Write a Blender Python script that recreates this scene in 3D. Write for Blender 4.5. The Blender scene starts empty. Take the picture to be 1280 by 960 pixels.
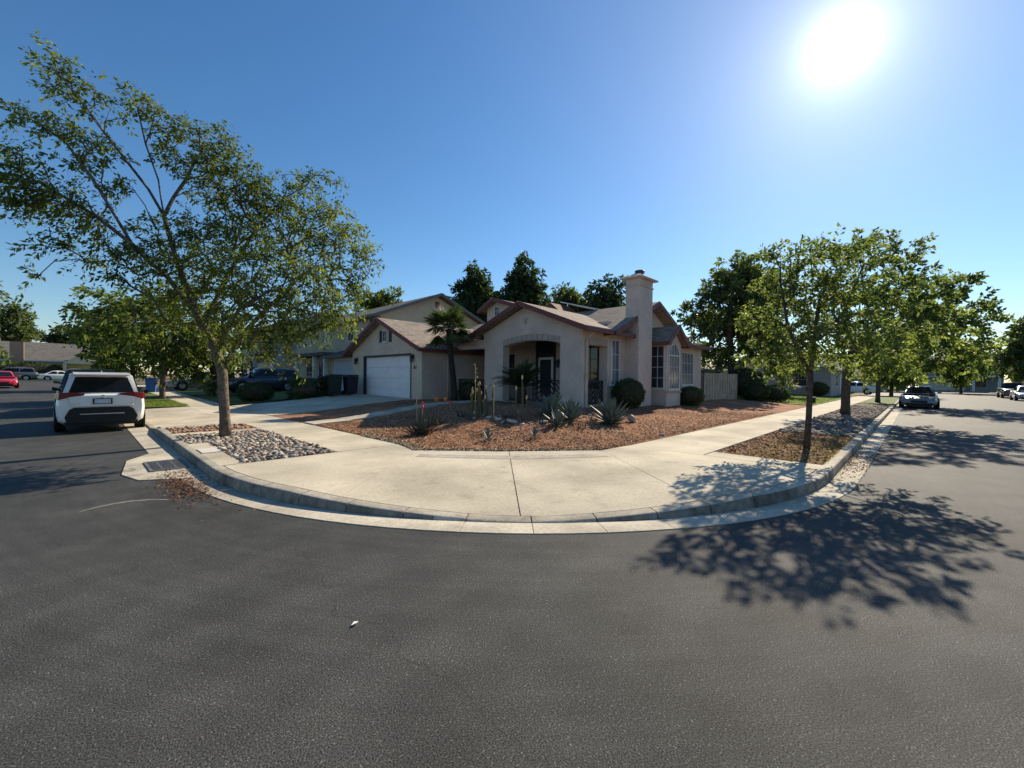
import bpy, bmesh, math, random
import numpy as np
from mathutils import Vector, Matrix
random.seed(5); RNG = np.random.default_rng(11)
scene = bpy.context.scene
COL = scene.collection

# ---------------------------------------------------------------- camera
F, EYE = 522.0, 1.62
A, PIT, ROL = math.radians(44.05), math.radians(0.66), math.radians(0.6)
FW = np.array([math.cos(A)*math.cos(PIT), math.sin(A)*math.cos(PIT), -math.sin(PIT)])
_r = np.array([math.sin(A), -math.cos(A), 0.0]); _u = np.cross(_r, FW)
RT = _r*math.cos(ROL) + _u*math.sin(ROL)
UP = -_r*math.sin(ROL) + _u*math.cos(ROL)
cam = bpy.data.cameras.new('camera'); camo = bpy.data.objects.new('camera', cam); COL.objects.link(camo)
cam.sensor_width = 36.0; cam.lens = 36.0*F/1280.0; cam.clip_end = 2000.0; cam.clip_start = 0.05
M = Matrix.Identity(4)
for i in range(3):
    M[i][0] = RT[i]; M[i][1] = UP[i]; M[i][2] = -FW[i]
M[2][3] = EYE
camo.matrix_world = M
scene.camera = camo
# ---------------------------------------------------------------- world, sun, exposure
SUN_AZ, SUN_EL = math.radians(6.3), math.radians(32.4)          # azimuth counted from +x towards +y
SUN_DIR = Vector((math.cos(SUN_AZ)*math.cos(SUN_EL), math.sin(SUN_AZ)*math.cos(SUN_EL), math.sin(SUN_EL)))
w = bpy.data.worlds.new('World'); scene.world = w; w.use_nodes = True
nt = w.node_tree; nt.nodes.clear()
N = nt.nodes.new; L = nt.links.new
out = N('ShaderNodeOutputWorld'); bg = N('ShaderNodeBackground'); sky = N('ShaderNodeTexSky')
sky.sky_type = 'NISHITA'; sky.sun_disc = False; sky.sun_elevation = SUN_EL; sky.sun_rotation = math.pi/2 - SUN_AZ
sky.altitude = 30; sky.air_density = 1.15; sky.dust_density = 0.12; sky.ozone_density = 4.5
hs = N('ShaderNodeHueSaturation'); hs.inputs['Saturation'].default_value = 1.17
L(sky.outputs[0], hs.inputs['Color'])
# the aureole round the sun: the air scatters most light close to the sun's direction
tc = N('ShaderNodeTexCoord'); dot = N('ShaderNodeVectorMath'); dot.operation = 'DOT_PRODUCT'
dot.inputs[1].default_value = SUN_DIR
L(tc.outputs['Generated'], dot.inputs[0])
mx = N('ShaderNodeMath'); mx.operation = 'MAXIMUM'; mx.inputs[1].default_value = 0.0; L(dot.outputs['Value'], mx.inputs[0])
tot = None
for p, a in ((4500, 60.0), (900, 5.0), (230, 2.2), (60, 0.9), (8, 0.8)):
    pw = N('ShaderNodeMath'); pw.operation = 'POWER'; pw.inputs[1].default_value = p; L(mx.outputs[0], pw.inputs[0])
    ml = N('ShaderNodeMath'); ml.operation = 'MULTIPLY'; ml.inputs[1].default_value = a; L(pw.outputs[0], ml.inputs[0])
    if tot is None: tot = ml
    else:
        ad = N('ShaderNodeMath'); ad.operation = 'ADD'; L(tot.outputs[0], ad.inputs[0]); L(ml.outputs[0], ad.inputs[1]); tot = ad
gl = N('ShaderNodeVectorMath'); gl.operation = 'SCALE'; gl.inputs[0].default_value = (1.0, 0.985, 0.95)
L(tot.outputs[0], gl.inputs['Scale'])
ad = N('ShaderNodeVectorMath'); ad.operation = 'ADD'; L(hs.outputs[0], ad.inputs[0]); L(gl.outputs[0], ad.inputs[1])
L(ad.outputs[0], bg.inputs['Color']); bg.inputs['Strength'].default_value = 0.086
L(bg.outputs[0], out.inputs[0])
sl = bpy.data.lights.new('sun', 'SUN'); sl.energy = 4.9; sl.angle = math.radians(0.5); sl.color = (1.0, 0.87, 0.68)
so = bpy.data.objects.new('sun', sl); COL.objects.link(so)
so.rotation_euler = SUN_DIR.to_track_quat('Z', 'Y').to_euler()
vs = scene.view_settings; vs.view_transform = 'Standard'; vs.look = 'None'; vs.gamma = 1.0; vs.exposure = 0.6
scene.render.engine = 'CYCLES'
scene.cycles.use_denoising = True
scene.cycles.max_bounces = 6; scene.cycles.diffuse_bounces = 3; scene.cycles.glossy_bounces = 3
scene.cycles.transmission_bounces = 3; scene.cycles.transparent_max_bounces = 6

# ---------------------------------------------------------------- helpers
def P(px, py, Z):
    """world point seen at photo pixel (px, py) at depth Z metres"""
    return np.array([0, 0, EYE]) + (FW + (px-640)/F*RT - (py-480)/F*UP)*Z
def slope(y): return 0.011*max(0.0, y-18.0)
def sstep(t): t = max(0.0, min(1.0, t)); return t*t*(3-2*t)
def gz(x, y):
    d = min(x-4.95, y-4.65, ((x-4.8)+(y-7.3)*1.115)/1.5)
    z = 0.15 + slope(y)
    if d > 0:
        k = 1.0 - 0.55*sstep((x-27)/8)
        z += 0.44*sstep(d/6.0)*k
        z += 0.16*math.exp(-((x-9.2)**2+(y-8.4)**2)/5.0)
    return z
def G(px, py):
    """point of the lot's ground seen at photo pixel"""
    q = FW + (px-640)/F*RT - (py-480)/F*UP
    t = 2.0
    while t < 150:
        p = np.array([0, 0, EYE]) + q*t
        if p[2] <= gz(p[0], p[1]): break
        t += 0.02
    return p
def tag(o, label=None, cat=None, group=None, kind=None):
    if label: o['label'] = label
    if cat: o['category'] = cat
    if group: o['group'] = group
    if kind: o['kind'] = kind
    return o
def thing(name, label, cat, loc=(0, 0, 0), rz=0.0, group=None, kind=None):
    o = bpy.data.objects.new(name, None); COL.objects.link(o)
    o.empty_display_size = 0.2
    o.location = loc; o.rotation_euler = (0, 0, rz)
    return tag(o, label, cat, group, kind)
def inv(o): return (Matrix.Translation(o.location) @ o.rotation_euler.to_matrix().to_4x4()).inverted()

class MB:
    def __init__(s): s.v = []; s.f = []
    def add(s, vs, fs):
        n = len(s.v); s.v += [tuple(map(float, q)) for q in vs]; s.f += [tuple(i+n for i in f) for f in fs]; return s
    def box(s, x0, x1, y0, y1, z0, z1):
        return s.add([(x0,y0,z0),(x1,y0,z0),(x1,y1,z0),(x0,y1,z0),(x0,y0,z1),(x1,y0,z1),(x1,y1,z1),(x0,y1,z1)],
                     [(0,3,2,1),(4,5,6,7),(0,1,5,4),(1,2,6,5),(2,3,7,6),(3,0,4,7)])
    def beam(s, a, b, w, h, up=(0, 0, 1)):
        a = Vector(a); b = Vector(b); d = (b-a).normalized(); u = Vector(up); r = d.cross(u)
        if r.length < 1e-4: r = d.cross(Vector((1, 0, 0)))
        r.normalize(); u = r.cross(d)
        vs = []
        for p in (a, b):
            for i, j in ((-1,-1),(1,-1),(1,1),(-1,1)): vs.append(p + r*(i*w/2) + u*(j*h/2))
        return s.add(vs, [(0,1,2,3),(7,6,5,4),(0,4,5,1),(1,5,6,2),(2,6,7,3),(3,7,4,0)])
    def slab(s, pts, t):
        """polygon with its top at pts, t thick downwards"""
        n = len(pts); vs = list(pts) + [(p[0], p[1], p[2]-t) for p in pts]
        return s.add(vs, [tuple(range(n)), tuple(range(2*n-1, n-1, -1))] + [(i, i+n, (i+1) % n+n, (i+1) % n) for i in range(n)])
    def prism(s, pts, off):
        """3D polygon pts extruded by vector off"""
        n = len(pts); vs = list(pts) + [tuple(p[k]+off[k] for k in range(3)) for p in pts]
        return s.add(vs, [tuple(range(n)), tuple(range(2*n-1, n-1, -1))] + [(i, i+n, (i+1) % n+n, (i+1) % n) for i in range(n)])
    def tube(s, pts, rad, n=8, cap=True):
        pts = [Vector(p) for p in pts]; rings = []
        if not hasattr(rad, '__len__'): rad = [rad]*len(pts)
        base = len(s.v); u = None
        for i, p in enumerate(pts):
            d = (pts[min(i+1, len(pts)-1)] - pts[max(i-1, 0)]).normalized()
            if u is None:
                u = d.cross(Vector((0, 0, 1)))
                if u.length < 1e-3: u = Vector((1, 0, 0))
            u = (u - d*u.dot(d)).normalized(); v = d.cross(u)
            for k in range(n):
                a = 2*math.pi*k/n
                s.v.append(tuple(p + (u*math.cos(a)+v*math.sin(a))*rad[i]))
        for i in range(len(pts)-1):
            for k in range(n):
                a, b = base+i*n+k, base+i*n+(k+1) % n
                s.f.append((a, b, b+n, a+n))
        if cap:
            s.f.append(tuple(base+k for k in range(n-1, -1, -1)))
            s.f.append(tuple(base+(len(pts)-1)*n+k for k in range(n)))
        return s
    def lathe(s, prof, c=(0, 0, 0), n=16, axis='z'):
        base = len(s.v)
        for r, h in prof:
            for k in range(n):
                a = 2*math.pi*k/n; q = (r*math.cos(a), r*math.sin(a), h)
                if axis == 'y': q = (q[0], q[2], q[1])
                s.v.append((c[0]+q[0], c[1]+q[1], c[2]+q[2]))
        for i in range(len(prof)-1):
            for k in range(n):
                a, b = base+i*n+k, base+i*n+(k+1) % n
                s.f.append((a, b, b+n, a+n))
        s.f.append(tuple(base+k for k in range(n-1, -1, -1))); s.f.append(tuple(base+(len(prof)-1)*n+k for k in range(n)))
        return s
    def blob(s, c, r, sub=2, amp=0.15, seed=0, flat=1.0):
        bm = bmesh.new(); bmesh.ops.create_icosphere(bm, subdivisions=sub, radius=1.0)
        rr = random.Random(seed); ph = [(Vector((rr.gauss(0,1), rr.gauss(0,1), rr.gauss(0,1))), rr.uniform(0, 6)) for _ in range(7)]
        vs = []
        for v in bm.verts:
            k = 1 + amp*sum(math.sin(v.co.dot(d)*2.2+p) for d, p in ph)/2.5
            vs.append((c[0]+v.co.x*r[0]*k, c[1]+v.co.y*r[1]*k, c[2]+v.co.z*r[2]*k*flat))
        fs = [tuple(v.index for v in f.verts) for f in bm.faces]; bm.free()
        return s.add(vs, fs)
    def mesh(s, name, mats, smooth=False, bevel=None):
        me = bpy.data.meshes.new(name); me.from_pydata(s.v, [], s.f); me.update()
        for m in (mats if isinstance(mats, (list, tuple)) else [mats]): me.materials.append(m)
        bm = bmesh.new(); bm.from_mesh(me); bmesh.ops.recalc_face_normals(bm, faces=bm.faces); bm.to_mesh(me); bm.free()
        if smooth:
            me.shade_smooth()
            if smooth != True: me.set_sharp_from_angle(angle=math.radians(smooth))
        return me
    def build(s, name, mats, parent=None, smooth=False, bevel=None, label=None):
        o = bpy.data.objects.new(name, s.mesh(name, mats, smooth)); COL.objects.link(o)
        if parent is not None:
            o.parent = parent
            if s.world and parent.type == 'EMPTY': o.matrix_parent_inverse = inv(parent)
        if bevel:
            b = o.modifiers.new('bevel', 'BEVEL'); b.width = bevel; b.segments = 2; b.limit_method = 'ANGLE'; b.angle_limit = math.radians(35)
        if label: o['label'] = label
        return o
    world = True            # vertices given in world space
class LB(MB):
    world = False           # vertices given in the parent's own space
def place(name, me, parent, loc=(0,0,0), rot=(0,0,0), scl=(1,1,1)):
    o = bpy.data.objects.new(name, me); COL.objects.link(o); o.location = loc; o.rotation_euler = rot; o.scale = scl
    if parent is not None: o.parent = parent
    return o
def copy_tree(o, parent=None):
    c = o.copy(); COL.objects.link(c)
    if parent is not None: c.parent = parent
    for ch in list(o.children): copy_tree(ch, c)
    return c

# ---------------------------------------------------------------- materials
MATS = {}
def mat(name, col, rough=0.8, var=0.15, scale=8.0, bump=0.0, bscale=None, spec=0.3, metal=0.0, coat=0.0, detail=6.0, var2=0.0, scale2=0.6, spots=0.0):
    m = bpy.data.materials.new(name); m.use_nodes = True; t = m.node_tree; b = t.nodes['Principled BSDF']
    b.inputs['Roughness'].default_value = rough; b.inputs['Specular IOR Level'].default_value = spec; b.inputs['Metallic'].default_value = metal
    b.inputs['Coat Weight'].default_value = coat
    tcn = t.nodes.new('ShaderNodeTexCoord')
    def noise(sc, det):
        n = t.nodes.new('ShaderNodeTexNoise'); n.inputs['Scale'].default_value = sc; n.inputs['Detail'].default_value = det
        t.links.new(tcn.outputs['Object'], n.inputs['Vector']); return n
    n = noise(scale, detail)
    mr = t.nodes.new('ShaderNodeMapRange'); mr.inputs[1].default_value = 0.3; mr.inputs[2].default_value = 0.7
    mr.inputs[3].default_value = 1-var; mr.inputs[4].default_value = 1+var
    t.links.new(n.outputs[0], mr.inputs[0]); fac = mr.outputs[0]
    if var2:
        n2 = noise(scale2, 4); m2 = t.nodes.new('ShaderNodeMapRange'); m2.inputs[1].default_value = 0.35; m2.inputs[2].default_value = 0.65
        m2.inputs[3].default_value = 1-var2; m2.inputs[4].default_value = 1+var2; t.links.new(n2.outputs[0], m2.inputs[0])
        mm = t.nodes.new('ShaderNodeMath'); mm.operation = 'MULTIPLY'; t.links.new(fac, mm.inputs[0]); t.links.new(m2.outputs[0], mm.inputs[1]); fac = mm.outputs[0]
    if spots:
        for sc_, lo, hi in ((3.2, .58, .70), (11.0, .66, .74), (45.0, .64, .70)):
            n3 = noise(sc_, 6); m3 = t.nodes.new('ShaderNodeMapRange'); m3.inputs[1].default_value = lo; m3.inputs[2].default_value = hi; m3.inputs[3].default_value = 1; m3.inputs[4].default_value = 1-spots
            t.links.new(n3.outputs[0], m3.inputs[0]); mm = t.nodes.new('ShaderNodeMath'); mm.operation = 'MULTIPLY'; t.links.new(fac, mm.inputs[0]); t.links.new(m3.outputs[0], mm.inputs[1]); fac = mm.outputs[0]
    sc = t.nodes.new('ShaderNodeVectorMath'); sc.operation = 'SCALE'; sc.inputs[0].default_value = col[:3]
    t.links.new(fac, sc.inputs['Scale']); t.links.new(sc.outputs[0], b.inputs['Base Color'])
    if bump:
        nb = noise(bscale or scale*2, 5); bp = t.nodes.new('ShaderNodeBump'); bp.inputs['Strength'].default_value = bump; bp.inputs['Distance'].default_value = 0.02
        t.links.new(nb.outputs[0], bp.inputs['Height']); t.links.new(bp.outputs[0], b.inputs['Normal'])
    MATS[name] = m
    return m
def leafmat(name, dark, light, trans=0.45, tint=(1.0, 1.1, 0.45), rough=0.58, spec=0.22):
    m = bpy.data.materials.new(name); m.use_nodes = True; t = m.node_tree; b = t.nodes['Principled BSDF']; o = t.nodes['Material Output']
    at = t.nodes.new('ShaderNodeAttribute'); at.attribute_name = 'tone'
    cr = t.nodes.new('ShaderNodeMix'); cr.data_type = 'RGBA'; cr.inputs[6].default_value = (*dark, 1); cr.inputs[7].default_value = (*light, 1)
    t.links.new(at.outputs['Fac'], cr.inputs[0]); t.links.new(cr.outputs[2], b.inputs['Base Color'])
    b.inputs['Roughness'].default_value = rough; b.inputs['Specular IOR Level'].default_value = spec
    tr = t.nodes.new('ShaderNodeBsdfTranslucent'); mu = t.nodes.new('ShaderNodeVectorMath'); mu.operation = 'MULTIPLY'; mu.inputs[1].default_value = (2.0*tint[0], 2.0*tint[1], 2.0*tint[2])
    t.links.new(cr.outputs[2], mu.inputs[0]); t.links.new(mu.outputs[0], tr.inputs['Color'])
    mx = t.nodes.new('ShaderNodeMixShader'); mx.inputs[0].default_value = trans
    t.links.new(b.outputs[0], mx.inputs[1]); t.links.new(tr.outputs[0], mx.inputs[2]); t.links.new(mx.outputs[0], o.inputs[0])
    MATS[name] = m
    return m

def asphalt_mat():
    m = bpy.data.materials.new('asphalt'); m.use_nodes = True; t = m.node_tree; b = t.nodes['Principled BSDF']
    tcn = t.nodes.new('ShaderNodeTexCoord'); V = tcn.outputs['Object']
    def nz(sc, det=3, mapping=None):
        n = t.nodes.new('ShaderNodeTexNoise'); n.inputs['Scale'].default_value = sc; n.inputs['Detail'].default_value = det
        if mapping:
            mp = t.nodes.new('ShaderNodeMapping'); mp.inputs['Scale'].default_value = mapping[0]; mp.inputs['Rotation'].default_value = mapping[1]
            t.links.new(V, mp.inputs[0]); t.links.new(mp.outputs[0], n.inputs['Vector'])
        else: t.links.new(V, n.inputs['Vector'])
        return n.outputs[0]
    def rng(i, a, b2, c, d):
        r = t.nodes.new('ShaderNodeMapRange'); r.inputs[1].default_value = a; r.inputs[2].default_value = b2; r.inputs[3].default_value = c; r.inputs[4].default_value = d
        t.links.new(i, r.inputs[0]); return r.outputs[0]
    def mul(a, b2):
        r = t.nodes.new('ShaderNodeMath'); r.operation = 'MULTIPLY'; t.links.new(a, r.inputs[0]); t.links.new(b2, r.inputs[1]); return r.outputs[0]
    grain = rng(nz(120, 2), 0.34, 0.66, 0.3, 1.75)
    grit = rng(nz(60, 2), 0.60, 0.72, 1.0, 2.0)
    big = rng(nz(0.35, 6), 0.35, 0.65, 0.84, 1.14)
    mid = rng(nz(2.2, 8), 0.35, 0.65, 0.86, 1.14)
    st1 = rng(nz(1.0, 3, ((0.12, 3.2, 1), (0, 0, 0.15))), 0.35, 0.65, 0.95, 1.05)
    st2 = rng(nz(1.0, 3, ((0.1, 2.4, 1), (0, 0, math.radians(-46)))), 0.4, 0.7, 0.96, 1.05)
    f = mul(mul(mul(grain, grit), mul(big, mid)), mul(st1, st2))
    # polished streaks left by traffic turning round the corner
    pv = t.nodes.new('ShaderNodeVectorMath'); pv.operation = 'SUBTRACT'; pv.inputs[1].default_value = (8.6, 8.15, 0); t.links.new(V, pv.inputs[0])
    ln = t.nodes.new('ShaderNodeVectorMath'); ln.operation = 'LENGTH'; t.links.new(pv.outputs[0], ln.inputs[0])
    sp = t.nodes.new('ShaderNodeSeparateXYZ'); t.links.new(pv.outputs[0], sp.inputs[0])
    an = t.nodes.new('ShaderNodeMath'); an.operation = 'ARCTAN2'; t.links.new(sp.outputs[1], an.inputs[0]); t.links.new(sp.outputs[0], an.inputs[1])
    cbn = t.nodes.new('ShaderNodeCombineXYZ'); t.links.new(ln.outputs['Value'], cbn.inputs[0]); t.links.new(an.outputs[0], cbn.inputs[1])
    def polar(scl, det):
        mp = t.nodes.new('ShaderNodeMapping'); mp.inputs['Scale'].default_value = scl; t.links.new(cbn.outputs[0], mp.inputs[0])
        n = t.nodes.new('ShaderNodeTexNoise'); n.inputs['Scale'].default_value = 1.0; n.inputs['Detail'].default_value = det; t.links.new(mp.outputs[0], n.inputs['Vector']); return n.outputs[0]
    f = mul(f, mul(rng(polar((9, 2.2, 1), 5), .35, .65, .92, 1.08), rng(polar((1.1, .8, 1), 3), .35, .65, .96, 1.04)))
    f = mul(f, rng(nz(1.1, 5), 0.66, 0.74, 1.0, 0.72)); f = mul(f, rng(nz(4.5, 4), 0.70, 0.76, 1.0, 0.7))
    # fine shrinkage cracks
    vo = t.nodes.new('ShaderNodeTexVoronoi'); vo.feature = 'DISTANCE_TO_EDGE'; vo.inputs['Scale'].default_value = 0.13
    wn = t.nodes.new('ShaderNodeTexNoise'); wn.inputs['Scale'].default_value = 1.1; wn.inputs['Detail'].default_value = 6; t.links.new(V, wn.inputs['Vector'])
    wa = t.nodes.new('ShaderNodeVectorMath'); wa.operation = 'ADD'; t.links.new(V, wa.inputs[0]); t.links.new(wn.outputs['Color'], wa.inputs[1]); t.links.new(wa.outputs[0], vo.inputs['Vector'])
    crk = rng(vo.outputs['Distance'], 0.0, 0.0014, 0.74, 1.0); f = mul(f, crk)
    sc = t.nodes.new('ShaderNodeVectorMath'); sc.operation = 'SCALE'; sc.inputs[0].default_value = (0.058, 0.0585, 0.0555); t.links.new(f, sc.inputs['Scale'])
    t.links.new(sc.outputs[0], b.inputs['Base Color'])
    b.inputs['Roughness'].default_value = 0.74; b.inputs['Specular IOR Level'].default_value = 0.15
    bp = t.nodes.new('ShaderNodeBump'); bp.inputs['Strength'].default_value = 0.8; bp.inputs['Distance'].default_value = 0.004
    ht = t.nodes.new('ShaderNodeMath'); ht.operation = 'ADD'; t.links.new(nz(130, 2), ht.inputs[0]); t.links.new(nz(280, 2), ht.inputs[1])
    t.links.new(ht.outputs[0], bp.inputs['Height']); t.links.new(bp.outputs[0], b.inputs['Normal'])
    return m
def roof_mat(name, col, axis):
    """courses of shingles running along the given ridge axis"""
    m = bpy.data.materials.new(name); m.use_nodes = True; t = m.node_tree; b = t.nodes['Principled BSDF']
    tcn = t.nodes.new('ShaderNodeTexCoord'); sp = t.nodes.new('ShaderNodeSeparateXYZ'); cb = t.nodes.new('ShaderNodeCombineXYZ')
    t.links.new(tcn.outputs['Object'], sp.inputs[0])
    t.links.new(sp.outputs[0 if axis == 'x' else 1], cb.inputs[0]); t.links.new(sp.outputs[2], cb.inputs[1])
    br = t.nodes.new('ShaderNodeTexBrick'); br.inputs['Scale'].default_value = 1.0; br.inputs['Brick Width'].default_value = 0.3; br.inputs['Row Height'].default_value = 0.062
    br.inputs['Mortar Size'].default_value = 0.008; br.inputs['Color1'].default_value = (*[c*0.75 for c in col], 1); br.inputs['Color2'].default_value = (*[c*1.25 for c in col], 1)
    br.inputs['Mortar'].default_value = (*[c*0.45 for c in col], 1)
    t.links.new(cb.outputs[0], br.inputs['Vector']); 
    n = t.nodes.new('ShaderNodeTexNoise'); n.inputs['Scale'].default_value = 14; n.inputs['Detail'].default_value = 6; t.links.new(tcn.outputs['Object'], n.inputs['Vector'])
    mr = t.nodes.new('ShaderNodeMapRange'); mr.inputs[1].default_value = .3; mr.inputs[2].default_value = .7; mr.inputs[3].default_value = .7; mr.inputs[4].default_value = 1.3; t.links.new(n.outputs[0], mr.inputs[0])
    sc = t.nodes.new('ShaderNodeVectorMath'); sc.operation = 'SCALE'; t.links.new(br.outputs[0], sc.inputs[0]); t.links.new(mr.outputs[0], sc.inputs['Scale'])
    t.links.new(sc.outputs[0], b.inputs['Base Color']); b.inputs['Roughness'].default_value = 0.9; b.inputs['Specular IOR Level'].default_value = 0.2
    bp = t.nodes.new('ShaderNodeBump'); bp.inputs['Strength'].default_value = 0.5; bp.inputs['Distance'].default_value = 0.02; t.links.new(br.outputs['Fac'], bp.inputs['Height']); bp.invert = True
    t.links.new(bp.outputs[0], b.inputs['Normal'])
    return m

ASPH = asphalt_mat()
CONC = mat('concrete', (0.50, 0.445, 0.335), 0.88, 0.12, 26, 0.25, 60, 0.2, var2=0.20, scale2=0.7, spots=.16)
CONC2 = mat('pale_concrete', (0.48, 0.43, 0.335), 0.88, 0.14, 22, 0.25, 55, 0.2, var2=0.22, scale2=1.1, spots=.22)
KERB = mat('kerb_concrete', (0.43, 0.38, 0.295), 0.88, 0.16, 18, 0.3, 50, 0.2, var2=0.22, scale2=1.4, spots=.25)
KERBF = mat('shaded_kerb_face', (0.22, 0.19, 0.155), 0.9, 0.3, 9, 0.3, 40, 0.15, var2=0.3, scale2=1.8, spots=.3)  # kerb colour darkened to paint in the shade of its upright faces
CONCD = mat('stained_concrete', (0.36, 0.32, 0.26), 0.85, 0.2, 12, 0.2, 50, 0.25, var2=0.2, scale2=2.0)
JOINT = mat('joint_dirt', (0.05, 0.042, 0.035), 0.95, 0.3, 20)
MULCH = mat('bark_mulch', (0.30, 0.145, 0.08), 0.95, 0.45, 14, 0.9, 34, 0.15, var2=0.25, scale2=0.9)
CHIP = leafmat('mulch_chip', (0.14, 0.052, 0.032), (0.45, 0.235, 0.125), 0.0, rough=.95, spec=.04)
DIRT = mat('dry_soil', (0.20, 0.145, 0.095), 0.95, 0.35, 9, 0.8, 30, 0.15, var2=0.25, scale2=0.8)
LAWN = mat('lawn', (0.10, 0.14, 0.035), 0.9, 0.3, 6, 0.6, 60, 0.2, var2=0.25, scale2=0.5)
BLADE = leafmat('grass_blade', (0.07, 0.11, 0.02), (0.24, 0.26, 0.07), 0.35)
DRYB = leafmat('dry_grass_blade', (0.10, 0.095, 0.035), (0.30, 0.24, 0.12), 0.3, rough=.9, spec=.05)
STUC = mat('stucco', (0.56, 0.47, 0.41), 0.92, 0.07, 5, 0.5, 90, 0.15, var2=0.09, scale2=0.9, spots=.05)
STUCL = mat('tan_stucco', (0.54, 0.465, 0.37), 0.92, 0.07, 5, 0.5, 90, 0.15, var2=0.09, scale2=0.9, spots=.05)
STUCN = mat('beige_stucco', (0.47, 0.42, 0.32), 0.92, 0.07, 5, 0.5, 90, 0.15, var2=0.09, scale2=0.9, spots=.05)
TRIMST = mat('trim_block_stucco', (0.38, 0.335, 0.30), 0.95, 0.22, 18, 0.8, 40, 0.15)
RED = mat('red_brown_trim', (0.145, 0.052, 0.046), 0.6, 0.12, 5)
SOFF = mat('soffit', (0.17, 0.07, 0.055), 0.8, 0.1, 5)
ROOFX = roof_mat('tan_shingle', (0.30, 0.25, 0.20), 'x'); ROOFY = roof_mat('tan_shingle_cross', (0.30, 0.25, 0.20), 'y')
ROOFG = roof_mat('grey_shingle', (0.15, 0.14, 0.125), 'y'); ROOFGX = roof_mat('grey_shingle_long', (0.16, 0.15, 0.135), 'x')
WHITE = mat('white_paint', (0.74, 0.74, 0.73), 0.5, 0.04, 6, spec=0.4)
WFR = mat('window_frame_paint', (0.58, 0.57, 0.56), 0.55, 0.05, 6)
GDOOR = mat('garage_door_paint', (0.70, 0.71, 0.72), 0.55, 0.05, 3, spec=0.35)
GDOORB = mat('blue_grey_door_paint', (0.42, 0.47, 0.56), 0.55, 0.05, 3)
DKFR = mat('dark_frame', (0.03, 0.035, 0.045), 0.5, 0.1, 6)
BLKM = mat('black_metal', (0.018, 0.018, 0.02), 0.45, 0.1, 6, spec=0.5)
GLASS = mat('window_glass', (0.03, 0.036, 0.046), 0.06, 0.25, 1.5, spec=0.5)
CURT = mat('curtained_glass', (0.10, 0.12, 0.155), 0.12, 0.2, 2.5, spec=0.8)
WOODF = mat('weathered_board', (0.41, 0.335, 0.25), 0.9, 0.2, 9, 0.4, 40, 0.15, var2=0.15, scale2=2)
WOODR = mat('dark_board', (0.11, 0.085, 0.07), 0.85, 0.2, 9)
BARKG = mat('grey_bark', (0.135, 0.108, 0.085), 0.95, 0.4, 16, 1.0, 30, 0.1, var2=0.3, scale2=4)
BARKD = mat('dark_bark', (0.085, 0.068, 0.055), 0.95, 0.35, 14, 0.9, 30, 0.1)
PALMB = mat('palm_bark', (0.045, 0.036, 0.03), 0.95, 0.4, 14, 1.0, 25, 0.1)
LF_A = leafmat('street_tree_leaf', (0.020, 0.042, 0.013), (0.195, 0.212, 0.054), 0.44)
LF_B = leafmat('maple_leaf', (0.042, 0.066, 0.026), (0.215, 0.245, 0.085), 0.54, tint=(1.0, 1.05, .55))
LF_C = leafmat('dark_tree_leaf', (0.018, 0.036, 0.018), (0.075, 0.11, 0.042), 0.28)
LF_D = leafmat('olive_tree_leaf', (0.04, 0.058, 0.026), (0.15, 0.18, 0.07), 0.35)
LF_H = leafmat('shrub_leaf', (0.016, 0.034, 0.010), (0.075, 0.12, 0.03), 0.25)
LF_P = leafmat('palm_leaf', (0.025, 0.045, 0.022), (0.13, 0.16, 0.06), 0.25)
LF_G = leafmat('sago_leaf', (0.012, 0.030, 0.016), (0.05, 0.09, 0.035), 0.15)
AGAV = mat('agave_skin', (0.105, 0.13, 0.112), 0.55, 0.15, 9, var2=0.2, scale2=3)
ALOE = mat('aloe_skin', (0.06, 0.07, 0.05), 0.5, 0.25, 9)
CACT = mat('cactus_skin', (0.10, 0.095, 0.05), 0.75, 0.3, 20, 0.4, 40)
CACD = mat('dry_cactus_tip', (0.42, 0.33, 0.17), 0.9, 0.25, 20)
REDFL = mat('red_petal', (0.68, 0.07, 0.06), 0.6, 0.2, 20); ORFL = mat('orange_petal', (0.78, 0.20, 0.05), 0.6, 0.2, 20)
def stonemats():
    return [mat('cobble_a', (0.40, 0.34, 0.27), 0.8, 0.25, 14, 0.3, 40), mat('cobble_b', (0.25, 0.215, 0.18), 0.8, 0.25, 14, 0.3, 40),
            mat('cobble_c', (0.31, 0.22, 0.155), 0.8, 0.25, 14, 0.3, 40), mat('cobble_d', (0.13, 0.118, 0.108), 0.8, 0.25, 14, 0.3, 40), mat('cobble_e', (0.50, 0.44, 0.36), 0.8, 0.2, 14, 0.3, 40)]
STONES = stonemats()
TYRE = mat('tyre_rubber', (0.018, 0.018, 0.018), 0.85, 0.1, 20); RIM = mat('alloy_rim', (0.42, 0.43, 0.45), 0.35, 0.05, 10, spec=0.5, metal=0.7)
PLAST = mat('black_plastic', (0.016, 0.016, 0.018), 0.6, 0.1, 20); TAIL = mat('red_lens', (0.14, 0.007, 0.011), 0.25, 0.1, 30, spec=0.25)
LENS = mat('clear_lens', (0.55, 0.57, 0.6), 0.1, 0.1, 20, spec=0.8); CARGL = mat('car_glass', (0.012, 0.013, 0.014), 0.06, 0.1, 4, spec=0.3)
CHROME = mat('bright_metal', (0.6, 0.6, 0.62), 0.2, 0.05, 10, metal=0.9)
PLATE = mat('plate_paint', (0.50, 0.54, 0.62), 0.4, 0.1, 25)
IRON = mat('cast_iron', (0.13, 0.135, 0.14), 0.6, 0.2, 20, 0.2, 60)

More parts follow.
